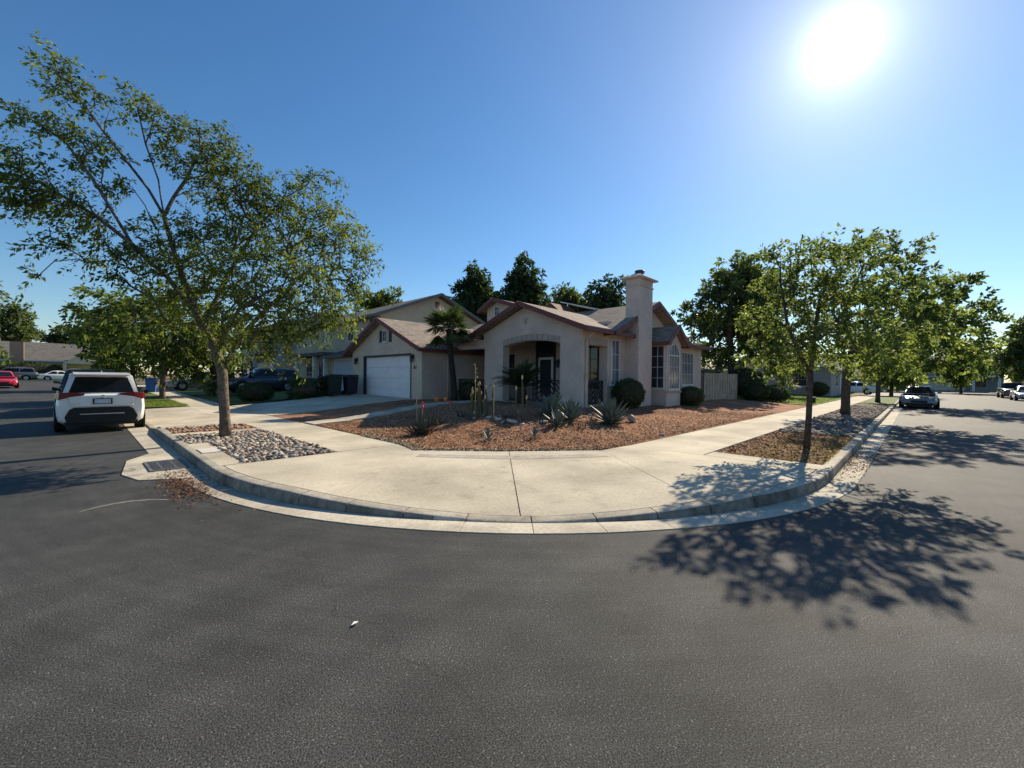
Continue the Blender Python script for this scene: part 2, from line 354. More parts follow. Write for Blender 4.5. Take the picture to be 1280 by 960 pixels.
# ---------------------------------------------------------------- setting: road, kerb, gutter, pavement
def sheet(name, xs, ys, zf, m, keep=None, kind='structure', label=None, parent=None):
    b = MB(); nx, ny = len(xs), len(ys)
    b.v = [(x, y, zf(x, y)) for y in ys for x in xs]
    for j in range(ny-1):
        for i in range(nx-1):
            cx, cy = (xs[i]+xs[i+1])/2, (ys[j]+ys[j+1])/2
            if keep is None or keep(cx, cy): b.f.append((j*nx+i, j*nx+i+1, (j+1)*nx+i+1, (j+1)*nx+i))
    o = b.build(name, m, parent, smooth=True)
    if parent is None: o['kind'] = kind
    return o
def lin(a, b, n): return [a+(b-a)*i/n for i in range(n+1)]
YS = lin(-90, -15, 10) + lin(-14, 18, 16)[0:] + lin(19, 120, 40) + [200, 400, 700]
far = sheet('ground', [-700, -300, -100, 0, 100, 300, 700], [-700, -300] + YS, lambda x, y: slope(min(y, 120))-0.06, DIRT)
road = sheet('road', lin(-100, 125, 30), lin(-90, 18, 12)+lin(20, 96, 20), lambda x, y: slope(y), ASPH)

ACX, ACY, AR = 8.6, 8.15, 7.14
def kerb_h(th):      # th in degrees, 180 = left street tangent, 270 = right street tangent
    return 0.15 - 0.135*max(0.0, 1-max(0.0, abs(th-224)-3)/22.0) if abs(th-224) < 25 else 0.15
def drive_dip(y): return 0.11*(sstep((y-15.6)/0.8)-sstep((y-23.4)/0.8))
path = []            # (point on the kerb face line, outward normal, height)
ys = [75-i*1.5 for i in range(int((75-8.15)/1.5)+1)]
for y in ys: path.append(((1.46, y), (-1, 0), 0.15-drive_dip(y), slope(y), .48-.12*sstep((11-y)/3)))
for i in range(0, 31):
    th = 180+3*i; a = math.radians(th)
    path.append(((ACX+AR*math.cos(a), ACY+AR*math.sin(a)), (math.cos(a), math.sin(a)), kerb_h(th), 0.0, .36))
for i in range(1, 70): path.append(((ACX+1.5*i, 1.01), (0, -1), 0.15, 0.0, .38))
kerb = thing('kerb', None, None, (1.4, 8, 0), kind='structure')
gutter = thing('gutter', None, None, (1.2, 8, 0), kind='structure')
def sweep(pts, prof, gap):
    """prof(h): list of (offset outward, z); pts a run of path entries"""
    b = MB(); rings = []
    n = len(pts)
    for i, (p, nn, h, s, gw) in enumerate(pts):
        tx, ty = -nn[1], nn[0]
        sh = gap if i == 0 else (-gap if i == n-1 else 0)
        if n > 1:
            q = pts[min(i+1, n-1)][0]; r = pts[max(i-1, 0)][0]; d = Vector((q[0]-r[0], q[1]-r[1])); d.normalize()
        rings.append([(p[0]+nn[0]*o+d.x*sh, p[1]+nn[1]*o+d.y*sh, z+s) for o, z in (prof(h) if prof is kprof else prof(gw))])
    k = len(rings[0])
    b.v = [q for r in rings for q in r]
    for i in range(n-1):
        for j in range(k-1): b.f.append((i*k+j, i*k+j+1, (i+1)*k+j+1, (i+1)*k+j))
    b.f.append(tuple(range(k))); b.f.append(tuple(range((n-1)*k+k-1, (n-1)*k-1, -1)))
    return b
def kprof(h): return [(0.03, -0.02), (0.012, max(h-0.03, 0.004)), (0.0, max(h-0.008, 0.008)), (-0.025, h+0.002), (-0.16, h+0.004), (-0.16, -0.02)]
def gprof(g): return [(g, -0.02), (g, 0.010), (g*.5, 0.012), (0.032, 0.004), (0.032, -0.02)]
i = 0
while i < len(path)-1:
    step = 2 if (path[i][0][0] < 30 and path[i][0][1] < 30) else 4
    j = min(i+step, len(path)-1)
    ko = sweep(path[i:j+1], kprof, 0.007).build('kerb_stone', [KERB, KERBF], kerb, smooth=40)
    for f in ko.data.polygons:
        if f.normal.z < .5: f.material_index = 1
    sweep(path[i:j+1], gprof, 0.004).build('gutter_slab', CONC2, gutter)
    i = j
# base under the pavement and the yards
def arc_in(x, y, r): return not (x < ACX and y < ACY and math.hypot(x-ACX, y-ACY) > r)
bx = lin(1.5, 15, 27)+lin(16, 40, 24)+lin(42, 112, 20); by = lin(1.05, 18, 34)+lin(19, 45, 26)+lin(47, 78, 14)
def basez(x, y):
    if x < 5.3 or y < 5.0 or (x+y*1.115 < 13.6): return -0.02+slope(y)
    return gz(x, y)-0.04
sheet('lot_ground', bx, by, basez, DIRT, keep=lambda x, y: arc_in(x, y, AR-0.7) and not (x > 11.8 and 9.5 < y < 24 and x < 22))
walk = thing('pavement', None, None, (5, 5, 0), kind='structure')
def slabgrid(o_pts, i_pts, zo, zi, nv=6, t=0.16):
    """top surface lofted from outer edge points to inner edge points, with sides"""
    b = MB(); n = len(o_pts)
    for j in range(nv+1):
        v = j/nv
        for k in range(n):
            b.v.append((o_pts[k][0]*(1-v)+i_pts[k][0]*v, o_pts[k][1]*(1-v)+i_pts[k][1]*v, zo[k]*(1-v)+zi[k]*v))
    for j in range(nv):
        for k in range(n-1): b.f.append((j*n+k, j*n+k+1, (j+1)*n+k+1, (j+1)*n+k))
    rim = [k for k in range(n)]+[j*n+n-1 for j in range(1, nv+1)]+[nv*n+k for k in range(n-2, -1, -1)]+[j*n for j in range(nv-1, 0, -1)]
    c = len(b.v); b.v += [(b.v[q][0], b.v[q][1], b.v[q][2]-t) for q in rim]
    for q in range(len(rim)):
        r = (q+1) % len(rim); b.f.append((rim[q], c+q, c+r, rim[r]))
    return b
INNER = [(180, (4.93, 8.15)), (205, (4.75, 7.32)), (224, (6.08, 5.95)), (243, (7.6, 4.72)), (270, (8.6, 4.62))]
def inner_at(th):
    for (a, p), (b2, q) in zip(INNER, INNER[1:]):
        if a <= th <= b2:
            f = (th-a)/(b2-a); return (p[0]+(q[0]-p[0])*f, p[1]+(q[1]-p[1])*f)
    return INNER[-1][1]
for a, b2 in ((180, 205), (205, 224), (224, 243), (243, 270)):
    ths = lin(a+0.06, b2-0.06, 10); ro = AR-0.182
    op = [(ACX+ro*math.cos(math.radians(t)), ACY+ro*math.sin(math.radians(t))) for t in ths]
    ip = [inner_at(t) for t in ths]
    slabgrid(op, ip, [kerb_h(t)+0.001 for t in ths], [0.155]*len(ths)).build('pavement_slab', CONC, walk, smooth=35)
def rect_slab(x0, x1, y0, y1, z=None, m=CONC, name='pavement_slab', parent=walk, t=0.16, g=0.005):
    x0 += g; x1 -= g; y0 += g; y1 -= g
    ny = 4
    zz = (lambda x, y: 0.155+slope(y)) if z is None else z
    ysr = lin(y0, y1, ny); b = slabgrid([(x0, y) for y in ysr], [(x1, y) for y in ysr], [zz(x0, y) for y in ysr], [zz(x1, y) for y in ysr], 4, t)
    return b.build(name, m, parent, smooth=35)
# left walk beside the cobble bed, the kerb-side strip, then the drive apron and on
rect_slab(3.52, 4.93, 8.16, 9.9); rect_slab(3.52, 4.93, 9.9, 11.6); rect_slab(3.52, 4.93, 11.6, 13.3); rect_slab(3.52, 4.93, 13.3, 15.0)
rect_slab(1.57, 1.92, 8.16, 9.6); rect_slab(1.57, 1.97, 9.6, 11.2, m=CONC2)
rect_slab(1.57, 3.51, 12.95, 13.42, m=CONC2)
for y in range(5):
    y0 = 15.6+y*1.64; rect_slab(1.57, 3.4, y0, y0+1.64, z=lambda x, yy: 0.155+slope(yy)-drive_dip(yy)*max(0, (3.4-x)/1.83)); rect_slab(3.4, 4.95, y0, y0+1.64)
rect_slab(1.57, 4.93, 15.0, 15.6)
for y in range(22):
    y0 = 23.8+y*1.55; rect_slab(3.5, 4.95, y0, y0+1.55)
for k in range(36):
    x0 = 8.6+1.52*k; rect_slab(x0, x0+1.52, 3.02, 4.62)
rect_slab(8.6, 9.15, 1.12, 3.0, z=lambda x, y: 0.155)
# worn band across the ramp
bd = MB(); row = []
for t in lin(207, 242, 24):
    i_ = inner_at(t); o_ = (ACX+(AR-0.175)*math.cos(math.radians(t)), ACY+(AR-0.175)*math.sin(math.radians(t)))
    for f in (0.80, 0.875): row.append((o_[0]*(1-f)+i_[0]*f, o_[1]*(1-f)+i_[1]*f, (kerb_h(t)+0.001)*(1-f)+0.155*f+0.004))
bd.v = row
for q in range(24): bd.f.append((2*q, 2*q+2, 2*q+3, 2*q+1))
bd.build('grooved_band', CONCD, walk)
# driveway and garden path
drive = thing('driveway', None, None, (8, 20, 0.3), kind='structure')
for ix in range(3):
    for iy in range(3):
        x0 = 4.96+ix*2.13; y0 = 17.3+iy*2.0
        rect_slab(x0, x0+2.13, y0, y0+2.0, z=lambda x, y: gz(x, y)+0.02, name='driveway_slab', parent=drive)
gpath = thing('garden_path', None, None, (8, 14, 0.3), kind='structure')
for k in range(7):
    x0 = 4.96+k*1.2; y0 = 13.15+0.12*k
    rect_slab(x0, x0+1.2, y0, y0+.85, z=lambda x, y: gz(x, y)+0.04, name='path_slab', parent=gpath, m=CONC2)

# yards
def xs_at(y):
    if y >= 8.15: return 4.925
    for (_, p), (_, q_) in zip(INNER, INNER[1:]):
        if q_[1] <= y <= p[1]: return p[0]+(q_[0]-p[0])*(p[1]-y)/max(p[1]-q_[1], 1e-6)-.01
    return 8.6
b = MB(); rows = lin(4.65, 17.25, 60); nX = 60
for y in rows:
    x0 = xs_at(y)
    for k in range(nX+1):
        f = k/nX; x = x0+(32-x0)*f**1.5
        z = gz(x, y) + 0.006 + 0.022*math.sin(x*5.1+y*3.3)*math.sin(y*4.7-x*1.9)*min(1, (x-x0)*3)*min(1, (y-4.65)*3) - (0.03 if k == 0 else 0)
        b.v.append((x, y, z))
for j in range(len(rows)-1):
    for k in range(nX):
        cx = b.v[j*(nX+1)+k][0]
        b.f.append((j*(nX+1)+k, j*(nX+1)+k+1, (j+1)*(nX+1)+k+1, (j+1)*(nX+1)+k))
tag(b.build('mulch_yard', MULCH, smooth=True), kind='structure')

def quads_mesh(name, C, AX, BX, tone, m, parent=None, kind=None, label=None, cat=None):
    """many diamond quads: centre-base C, long axis AX, half-width BX"""
    n = len(C); V = np.empty((n, 4, 3)); V[:, 0] = C; V[:, 1] = C+AX*0.45+BX; V[:, 2] = C+AX; V[:, 3] = C+AX*0.45-BX
    me = bpy.data.meshes.new(name); me.vertices.add(4*n); me.vertices.foreach_set('co', V.reshape(-1))
    me.loops.add(4*n); me.loops.foreach_set('vertex_index', np.arange(4*n, dtype=np.int32))
    me.polygons.add(n); me.polygons.foreach_set('loop_start', np.arange(0, 4*n, 4, dtype=np.int32)); me.polygons.foreach_set('loop_total', np.full(n, 4, dtype=np.int32))
    me.update(); at = me.attributes.new('tone', 'FLOAT', 'FACE'); at.data.foreach_set('value', np.clip(tone, 0, 1).astype(np.float32))
    me.materials.append(m); me.validate()
    o = bpy.data.objects.new(name, me); COL.objects.link(o)
    if parent is not None: o.parent = parent; o.matrix_parent_inverse = inv(parent)
    return tag(o, label, cat, None, kind)
def unit(v): return v/np.maximum(np.linalg.norm(v, axis=-1, keepdims=True), 1e-9)
def scatter(fn, n):
    out_ = []
    while len(out_) < n:
        p = fn()
        if p is not None: out_.append(p)
    return np.array(out_)
def chips(n, fn, size, name, m, lift=0.012):
    C = scatter(fn, n); a = RNG.uniform(0, 6.28, n); s = RNG.uniform(0.5, 1.3, n)*size
    AX = np.stack([np.cos(a)*s, np.sin(a)*s, RNG.normal(0, 0.28, n)*s], 1); BX = np.stack([-np.sin(a)*s*.28, np.cos(a)*s*.28, RNG.normal(0, 0.2, n)*s*.5], 1)
    C[:, 2] += lift; return quads_mesh(name, C-AX*.5, AX, BX, RNG.beta(1.3, 1.6, n), m, kind='stuff')
def yard_pt():
    y = 4.7+9.5*random.random()**1.3; x = xs_at(y)+0.03+15*random.random()**1.5
    if y > 13.0 or (x > 13.3 and y > 9.1) or not arc_in(x, y, AR): return None
    return (x, y, gz(x, y)+0.01)
chips(36000, yard_pt, 0.042, 'mulch_chips', CHIP)
STRAW = leafmat('straw_chip', (0.24, 0.17, 0.10), (0.62, 0.50, 0.33), 0.0, rough=.95, spec=.04)
def patchy():
    p = yard_pt()
    return p if p and random.random() < .25+.75*max(0, math.sin(p[0]*1.3+p[1]*.7)*math.sin(p[1]*1.7-p[0]*.6)) else None
chips(14000, patchy, 0.055, 'straw_litter', STRAW)
def edge_pt():
    y = random.uniform(4.7, 10); x = xs_at(y)+abs(random.gauss(0, .16))-.02; return (x, y, gz(x, y)+.008)
chips(3500, edge_pt, 0.06, 'edge_litter', STRAW)

# cobble beds
def poly_in(x, y, poly):
    c = False; j = len(poly)-1
    for i in range(len(poly)):
        xi, yi = poly[i]; xj, yj = poly[j]
        if (yi > y) != (yj > y) and x < (xj-xi)*(y-yi)/(yj-yi)+xi: c = not c
        j = i
    return c
BED1 = [(1.93, 8.2), (3.48, 8.2), (3.5, 12.93), (1.6, 12.93), (1.58, 11.25), (1.98, 11.2)]
bed = MB().slab([(x, y, 0.135) for x, y in BED1], 0.15).build('cobble_bed', DIRT); tag(bed, kind='structure')
stone_me = []
for k in range(10):
    rr = random.Random(k+40); stone_me.append(MB().blob((0, 0, 0), (1.0, rr.uniform(.65, .9), rr.uniform(.4, .6)), 2, 0.26, k+3).mesh('stone', STONES[k % 5], True))
pts = []; tries = 0
while len(pts) < 1050 and tries < 40000:
    tries += 1
    x = random.uniform(1.6, 3.5); y = random.uniform(8.2, 12.9); r = random.uniform(0.028, 0.072)
    if y > 11.0: r *= 0.9
    if not poly_in(x, y, BED1) or math.hypot(x-2.48, y-12.18) < 0.26: continue
    if any((x-a)**2+(y-b_)**2 < (0.78*(r+c))**2 for a, b_, c in pts): continue
    pts.append((x, y, r))
pts.sort(key=lambda p: p[0]**2+p[1]**2)
extra = [MB() for _ in range(5)]
for k, (x, y, r) in enumerate(pts):
    if k < 300:
        o = place('stone', stone_me[random.randrange(10)], bed, (x, y, 0.135+r*.42), (random.gauss(0, .25), random.gauss(0, .25), random.uniform(0, 6.28)), (r, r, r))
    else: extra[k % 5].blob((x, y, 0.135+r*.42), (r, r*.8, r*.6), 1, 0.2, k)
for k in range(5): tag(extra[k].build('loose_stones', STONES[k], bed, smooth=True), kind='stuff')
BED2 = [(1.6, 13.45), (3.48, 13.45), (3.48, 14.97), (1.6, 14.97)]
b2o = MB().slab([(x, y, 0.15) for x, y in BED2], 0.16).build('gravel_bed', MULCH); tag(b2o, kind='structure')
ex = MB()
for k in range(150):
    x = random.uniform(1.65, 3.45); y = random.uniform(13.5, 14.93); r = random.uniform(.025, .06); ex.blob((x, y, 0.15+r*.4), (r, r*.8, r*.6), 1, .15, k)
tag(ex.build('gravel_stones', STONES[2], b2o, smooth=True), kind='stuff')
# right bed: dry litter near the ramp, cobbles beyond
b3 = MB().slab([(9.16, 1.12, .14), (14.6, 1.12, .14), (14.6, 3.01, .14), (9.16, 3.01, .14)], 0.15).build('dry_litter_bed', DIRT); tag(b3, kind='structure')
def lit_pt():
    x = 9.2+5.6*random.random(); y = random.uniform(1.15, 2.98); return (x, y, 0.14)
chips(4200, lit_pt, 0.07, 'dry_leaf_litter', CHIP)
def blades(name, n, fn, h, m, lean=0.5, label=None, w=0.05, parent=None):
    C = scatter(fn, n); a = RNG.uniform(0, 6.28, n); s = RNG.uniform(0.5, 1.2, n)*h; ln = RNG.uniform(0, lean, n)
    AX = np.stack([np.cos(a)*s*ln, np.sin(a)*s*ln, s], 1); BX = np.stack([-np.sin(a), np.cos(a), np.zeros(n)], 1)*(s*w)[:, None]
    return quads_mesh(name, C, AX, BX, RNG.beta(1.4, 1.6, n), m, kind='stuff', parent=parent)
blades('dry_grass', 1300, lambda: (9.2+5.2*random.random()**1.2, 1.15+1.5*random.random()**1.4, 0.14), 0.065, DRYB, 1.8, w=0.09)
b4 = MB().slab([(14.62, 1.12, .14), (38, 1.12, .14), (38, 3.01, .14), (14.62, 3.01, .14)], 0.15).build('cobble_verge', DIRT); tag(b4, kind='structure')
ex = [MB() for _ in range(5)]
for k in range(2000):
    x = 14.3+20*random.random()**1.15; y = random.uniform(1.2, 2.93); r = random.uniform(.045, .10)
    ex[k % 5].blob((x, y, 0.14+r*.4), (r, r*.8, r*.6), 1, .16, k)
VST = [mat('verge_stone_'+n_, c_, .85, .3, 12, .3, 40) for n_, c_ in zip(('tan', 'brown', 'rust', 'grey', 'pale'), ((.26, .215, .165), (.18, .145, .115), (.21, .14, .10), (.11, .10, .095), (.32, .27, .21)))]
for k in range(5): tag(ex[k].build('verge_stones', VST[k], b4, smooth=True), kind='stuff')
# lawns
def lawn(x0, x1, y0, y1, z=None):
    zf = z or (lambda x, y: gz(x, y)+0.02)
    sheet('lawn', lin(x0, x1, 12), lin(y0, y1, 12), zf, LAWN)
vz = lambda x, y: 0.165+slope(y)
lawn(1.6, 3.48, 23.9, 33, vz); lawn(5.0, 12.3, 24.2, 30.2); lawn(5.0, 11.8, 34, 40); lawn(1.6, 3.48, 34, 60, vz)
lawn(32.3, 60, 4.66, 14); lawn(38.2, 64, 1.12, 3.0, vz)
blades('verge_grass', 5000, lambda: (random.uniform(1.62, 3.45), random.uniform(23.9, 30), 0.16+slope(26)), 0.09, BLADE, 0.6, w=0.09)
blades('lawn_grass', 4000, lambda: (lambda x, y: (x, y, gz(x, y)+.02))(random.uniform(32.4, 46), random.uniform(4.7, 9)), 0.12, BLADE, 0.6, w=0.12)

# drain inlet, utility lid, marks on the road
apr = MB().slab([(0.46, 9.2, .014), (0.62, 8.55, .014), (1.1, 8.25, .014), (1.36, 8.5, .014), (1.36, 11.1, .014), (1.0, 11.35, .014), (0.6, 10.6, .014)], 0.03).build('drain_apron', CONC2, gutter)
dr = thing('storm_drain_grate', 'iron storm drain grate set in the gutter at the left kerb', 'drain grate', (1.06, 9.6, 0.015))
fm = MB(); x0, x1, y0, y1 = 0.80, 1.33, 9.1, 10.15
fm.box(x0, x1, y0, y0+.04, .005, .03).box(x0, x1, y1-.04, y1, .005, .03).box(x0, x0+.04, y0+.041, y1-.041, .005, .03).box(x1-.04, x1, y0+.041, y1-.041, .005, .03)
fm.build('frame', IRON, dr)
MB().box(x0+.04, x1-.04, y0+.04, y1-.04, .002, .0165).build('pit', JOINT, dr)
for k in range(11): MB().box(x0+.041, x1-.041, y0+.075+k*.088, y0+.075+k*.088+.035, .018, .028).build('bar', IRON, dr)
for k in range(2): MB().box(x0+.16+.19*k, x0+.19+.19*k, y0+.041, y1-.041, .0165, .0245).build('cross_bar', IRON, dr)
lid = MB().slab([(1.6, 9.65, .168), (1.9, 9.65, .168), (1.9, 10.25, .168), (1.6, 10.25, .168)], .02).build('utility_lid', mat('pale_lid', (.6, .56, .48), .8, .1, 30))
tag(lid, 'pale rectangular utility lid in the pavement by the storm drain', 'utility lid')
def litter_pt():
    t = random.gauss(0, .5); 
    return (1.06+random.gauss(0, .15), 7.7+t*1.3, 0.016) if random.random() < .6 else (random.gauss(11.2, 1.2), .97-.36*random.random()**1.5, 0.016)
LITT = leafmat('gutter_litter', (0.07, 0.032, 0.022), (0.24, 0.13, 0.08), 0.0, rough=.95, spec=.04)
chips(3000, litter_pt, 0.034, 'gutter_leaf_litter', LITT, 0.004)
m_ = mat('tyre_scuff', (0.20, 0.19, 0.17), 0.8, 0.3, 15)
b = MB(); arc = [(-0.02, 7.05), (0.12, 7.16), (0.28, 7.22), (0.45, 7.22), (0.62, 7.14), (0.8, 6.98)]
for k, (x, y) in enumerate(arc): wv = 0.028*math.sin(math.pi*(k+.5)/6.5)+.006; b.v += [(x, y-wv, .004), (x, y+wv, .004)]
for k in range(5): b.f.append((2*k, 2*k+2, 2*k+3, 2*k+1))
tag(b.build('chalk_arc', m_), 'pale curved scuff mark on the asphalt near the storm drain', 'road mark')
b = MB().slab([(1.22, 2.61, .012), (1.25, 2.60, .02), (1.275, 2.625, .012), (1.25, 2.632, .016)], .004).build('paper_scrap', WHITE)
tag(b, 'small white paper scrap lying on the asphalt in the foreground', 'litter')

# ---------------------------------------------------------------- buildings
def window(parent, o, r, wd, ht, cols=2, rows=2, arch=False, fm=None, gm=GLASS, fr=0.05, label=None):
    """o = lower left corner seen from outside, r = unit vector to the right seen from outside"""
    fm = fm or WFR
    o = Vector(o); r = Vector(r); u = Vector((0, 0, 1)); n = r.cross(u)     # n points to the outside
    b = MB(); top = ht - (wd/2 if arch else 0)
    def bar(a0, a1, b0, b1, d0, d1):
        vs = [o+r*a+u*c+n*d for d in (d0, d1) for a, c in ((a0, b0), (a1, b0), (a1, b1), (a0, b1))]
        b.add(vs, [(3,2,1,0),(4,5,6,7),(0,1,5,4),(1,2,6,5),(2,3,7,6),(3,0,4,7)])
    bar(0, fr, 0, top, 0, .05); bar(wd-fr, wd, 0, top, 0, .05); bar(fr, wd-fr, 0, fr, 0, .05)
    if not arch: bar(fr, wd-fr, ht-fr, ht, 0, .05)
    else:
        K = 10
        for k in range(K):
            a0, a1 = math.pi*k/K, math.pi*(k+1)/K; c = wd/2
            q = [(c+c*math.cos(a), top+c*math.sin(a)) for a in (a0, a1)]+[(c+(c-fr)*math.cos(a), top+(c-fr)*math.sin(a)) for a in (a1, a0)]
            vs = [o+r*x+u*y+n*d for d in (0, .05) for x, y in q]; b.add(vs, [(3,2,1,0),(4,5,6,7),(0,1,5,4),(1,2,6,5),(2,3,7,6),(3,0,4,7)])
        bar(fr, wd-fr, top-.03, top+.03, .0, .045)
    for k in range(1, cols): x = wd*k/cols; bar(x-.011, x+.011, fr, ht-fr if not arch else ht-fr, .012, .036)
    for k in range(1, rows): y = top*k/rows; bar(fr, wd-fr, y-.011, y+.011, .014, .034)
    bar(-.04, wd+.04, -.06, -.003, 0, .08)
    f = b.build('window', fm, parent, label=label)
    g = MB(); pts = [(fr*.5, fr*.5), (wd-fr*.5, fr*.5), (wd-fr*.5, top)]
    if arch: pts += [(wd/2+(wd/2-fr*.5)*math.cos(math.pi*k/8), top+(wd/2-fr*.5)*math.sin(math.pi*k/8)) for k in range(1, 8)]
    pts += [(fr*.5, top)] if arch else [(fr*.5, top)]
    if not arch: pts[2] = (wd-fr*.5, ht-fr*.5); pts[3] = (fr*.5, ht-fr*.5)
    g.prism([tuple(o+r*x+u*y+n*.004) for x, y in pts], tuple(n*.012)); g.build('pane', gm, f)
    return f
def gable(parent, axis, a0, a1, e0, ze0, rd, zr, e1, ze1, m, fm=RED, t=0.12, rake0=True, rake1=True, eaves=True, name='roof'):
    """gable roof: ridge along axis from a0 to a1 at cross coordinate rd height zr; eaves at e0/ze0 and e1/ze1"""
    def pt(a, c, z): return (a, c, z) if axis == 'x' else (c, a, z)
    b = MB()
    b.slab([pt(a0, e0, ze0), pt(a1, e0, ze0), pt(a1, rd, zr), pt(a0, rd, zr)], t)
    b.slab([pt(a0, rd, zr), pt(a1, rd, zr), pt(a1, e1, ze1), pt(a0, e1, ze1)], t)
    R = b.build(name, m, parent)
    f = MB(); h = 0.2
    for a, on in ((a0-.022, rake0), (a1+.022, rake1)):
        if on:
            f.beam(pt(a, e0, ze0-.08), pt(a, rd, zr-.08), .04, h); f.beam(pt(a, rd, zr-.083), pt(a, e1, ze1-.083), .04, h)
    if eaves:
        s0 = -1 if e0 < rd else 1
        f.beam(pt(a0-.04, e0+s0*.045, ze0-.1), pt(a1+.04, e0+s0*.045, ze0-.1), .09, .16); f.beam(pt(a0-.04, e1-s0*.045, ze1-.1), pt(a1+.04, e1-s0*.045, ze1-.1), .09, .16)
    f.build('fascia', fm, R)
    return R
H = thing('stucco_house', 'single storey pinkish stucco corner house with arched porch, chimney and white garage door', 'house', (14, 14, 0.5))
# garage wing
GX = 11.4
b = MB(); b.box(GX, GX+.3, 17.06, 18.03, .1, 3.2).box(GX, GX+.3, 22.93, 24.4, .1, 3.2).box(GX+.001, GX+.3, 18.03, 22.93, 2.80, 3.2)
b.prism([(GX+.0015, 17.06, 3.2), (GX+.0015, 24.4, 3.2), (GX+.0015, 20.75, 4.75)], (.3, 0, 0)); b.build('wall', STUCL, H)
MB().box(GX+.302, 18.5, 17.061, 17.35, .1, 3.3).box(GX+.302, 18.5, 24.1, 24.399, .1, 3.3).box(18.2, 18.5, 17.36, 24.09, .1, 3.9).build('wall', STUC, H)
gable(H, 'x', GX-.42, 19.5, 16.68, 3.06, 20.75, 4.84, 24.82, 3.06, ROOFX)
gd = MB().box(GX+.17, GX+.2, 18.031, 22.929, .42, 2.799).build('garage_door', GDOOR, H)
for k in range(4):
    MB().box(GX+.138, GX+.168, 18.06, 22.9, .5+k*.565, .5+k*.565+.538).build('panel', GDOOR, gd, bevel=.012)
    for q in range(4):
        MB().box(GX+.128, GX+.137, 18.06+q*1.21+.14, 18.06+q*1.21+1.07, .5+k*.565+.1, .5+k*.565+.45).build('panel', GDOOR, gd, bevel=.008)
MB().box(GX-.012, GX+.12, 22.90, 23.0, .42, 2.86).box(GX-.012, GX+.12, 17.96, 18.06, .42, 2.86).box(GX-.013, GX+.12, 18.061, 22.899, 2.77, 2.86).build('door_frame', DKFR, H)
window(H, (GX-.002, 20.78, 3.55), (0, -1, 0), .46, .62, 2, 2, gm=GLASS)
for y in (20.98, 20.0): MB().box(GX-.04, GX-.003, y-.13, y+.13, 3.52, 4.18).build('shutter', BLKM, H, bevel=.008)
def lamp(x, y, z, dx=-1):
    l = MB().box(x+dx*.06, x, y-.05, y+.05, z-.02, z+.2); l.tube([(x+dx*.14, y, z-.2), (x+dx*.14, y, z-.17), (x+dx*.14, y, z+.1), (x+dx*.14, y, z+.16)], [.05, .07, .085, .03], 8)
    l.build('wall_lamp', BLKM, H)
lamp(GX, 17.78, 2.6); lamp(GX, 23.75, 2.6)
cu = bpy.data.curves.new('house_number', 'FONT'); cu.body = '61'; cu.size = .26; cu.extrude = .01
cu.align_x = 'CENTER'
tmp = bpy.data.objects.new('tmp', cu); COL.objects.link(tmp); bpy.context.view_layer.update()
me = bpy.data.meshes.new_from_object(tmp.evaluated_get(bpy.context.evaluated_depsgraph_get())); bpy.data.objects.remove(tmp)
me.materials.clear(); me.materials.append(DKFR)
o = bpy.data.objects.new('house_number', me); COL.objects.link(o); o.parent = H; o.matrix_parent_inverse = inv(H)
o.location = (GX-.012, 17.62, 2.08); o.rotation_euler = (math.pi/2, 0, -math.pi/2)
def downspout(pts, m=STUCL, r=.04): MB().tube(pts, r, 6).build('downspout', m, H)
downspout([(12.9, 16.72, 2.98), (12.9, 16.85, 2.85), (12.9, 17.0, 2.7), (12.9, 17.0, .55)])
# porch
PX, PB = 13.5, 16.1
fz = 0.62
MB().box(PX-.02, PB, 9.32, 17.05, .1, fz).build('porch_floor', CONCD, H)
MB().box(PX-.75, PX-.022, 10.4, 13.6, .1, fz-.15).build('porch_step', CONCD, H)
b = MB(); b.box(PX, PX+.42, 9.3, 10.37, .1, 3.1).box(PX, PX+.42, 13.66, 14.9, .1, 3.1)
hd = [(PX+.001, 9.3, 3.1)]
hd += [(PX+.001, 10.37, 3.1)] + [(PX+.001, 10.37+3.29*f, 3.1+.2*math.sin(math.pi*f)**.8) for f in lin(.06, .94, 14)] + [(PX+.001, 13.66, 3.1), (PX+.001, 14.9, 3.1), (PX+.001, 15.0, 3.78), (PX+.001, 12.34, 4.78), (PX+.001, 9.3, 3.80)]
b.prism(hd, (.42, 0, 0)); b.build('wall', STUC, H)
for k in range(11):          # textured blocks over the arch
    f0, f1 = k/11+.004, (k+1)/11-.004
    def az(f): return 3.1+.2*max(0.0, math.sin(math.pi*min(max(f, 0), 1)))**.8
    q = [(PX-.03, 10.37+3.29*f0, az(f0)+.02), (PX-.03, 10.37+3.29*f1, az(f1)+.02), (PX-.03, 10.37+3.29*f1, az(f1)+.27), (PX-.03, 10.37+3.29*f0, az(f0)+.27)]
    MB().prism(q, (.029, 0, 0)).build('arch_block', TRIMST, H)
MB().box(PX+.43, 13.9, 9.301, 9.7, .1, 3.8).box(15.35, 16.4, 9.302, 9.7, .1, 3.75).box(13.9, 15.35, 9.302, 9.7, 3.03, 3.78).build('wall', STUC, H)
for k in range(5): MB().box(13.93+k*.28, 13.93+k*.28+.265, 9.27, 9.299, 3.05, 3.3).build('arch_block', TRIMST, H)
MB().box(PX+.002, PX+.3, 14.9, 17.04, 3.08, 3.5).build('wall', STUC, H)
MB().box(PX+.43, PB, 9.71, 17.0, 3.5, 3.58).build('porch_ceiling', SOFF, H)
MB().box(PB, PB+.3, 9.71, 17.05, .1, 4.2).build('wall', STUC, H)
MB().box(PX-.018, PX, 12.2, 12.36, 4.02, 4.28).box(PX-.02, PX, 12.16, 12.40, 4.2, 4.235).build('gable_ornament', TRIMST, H)
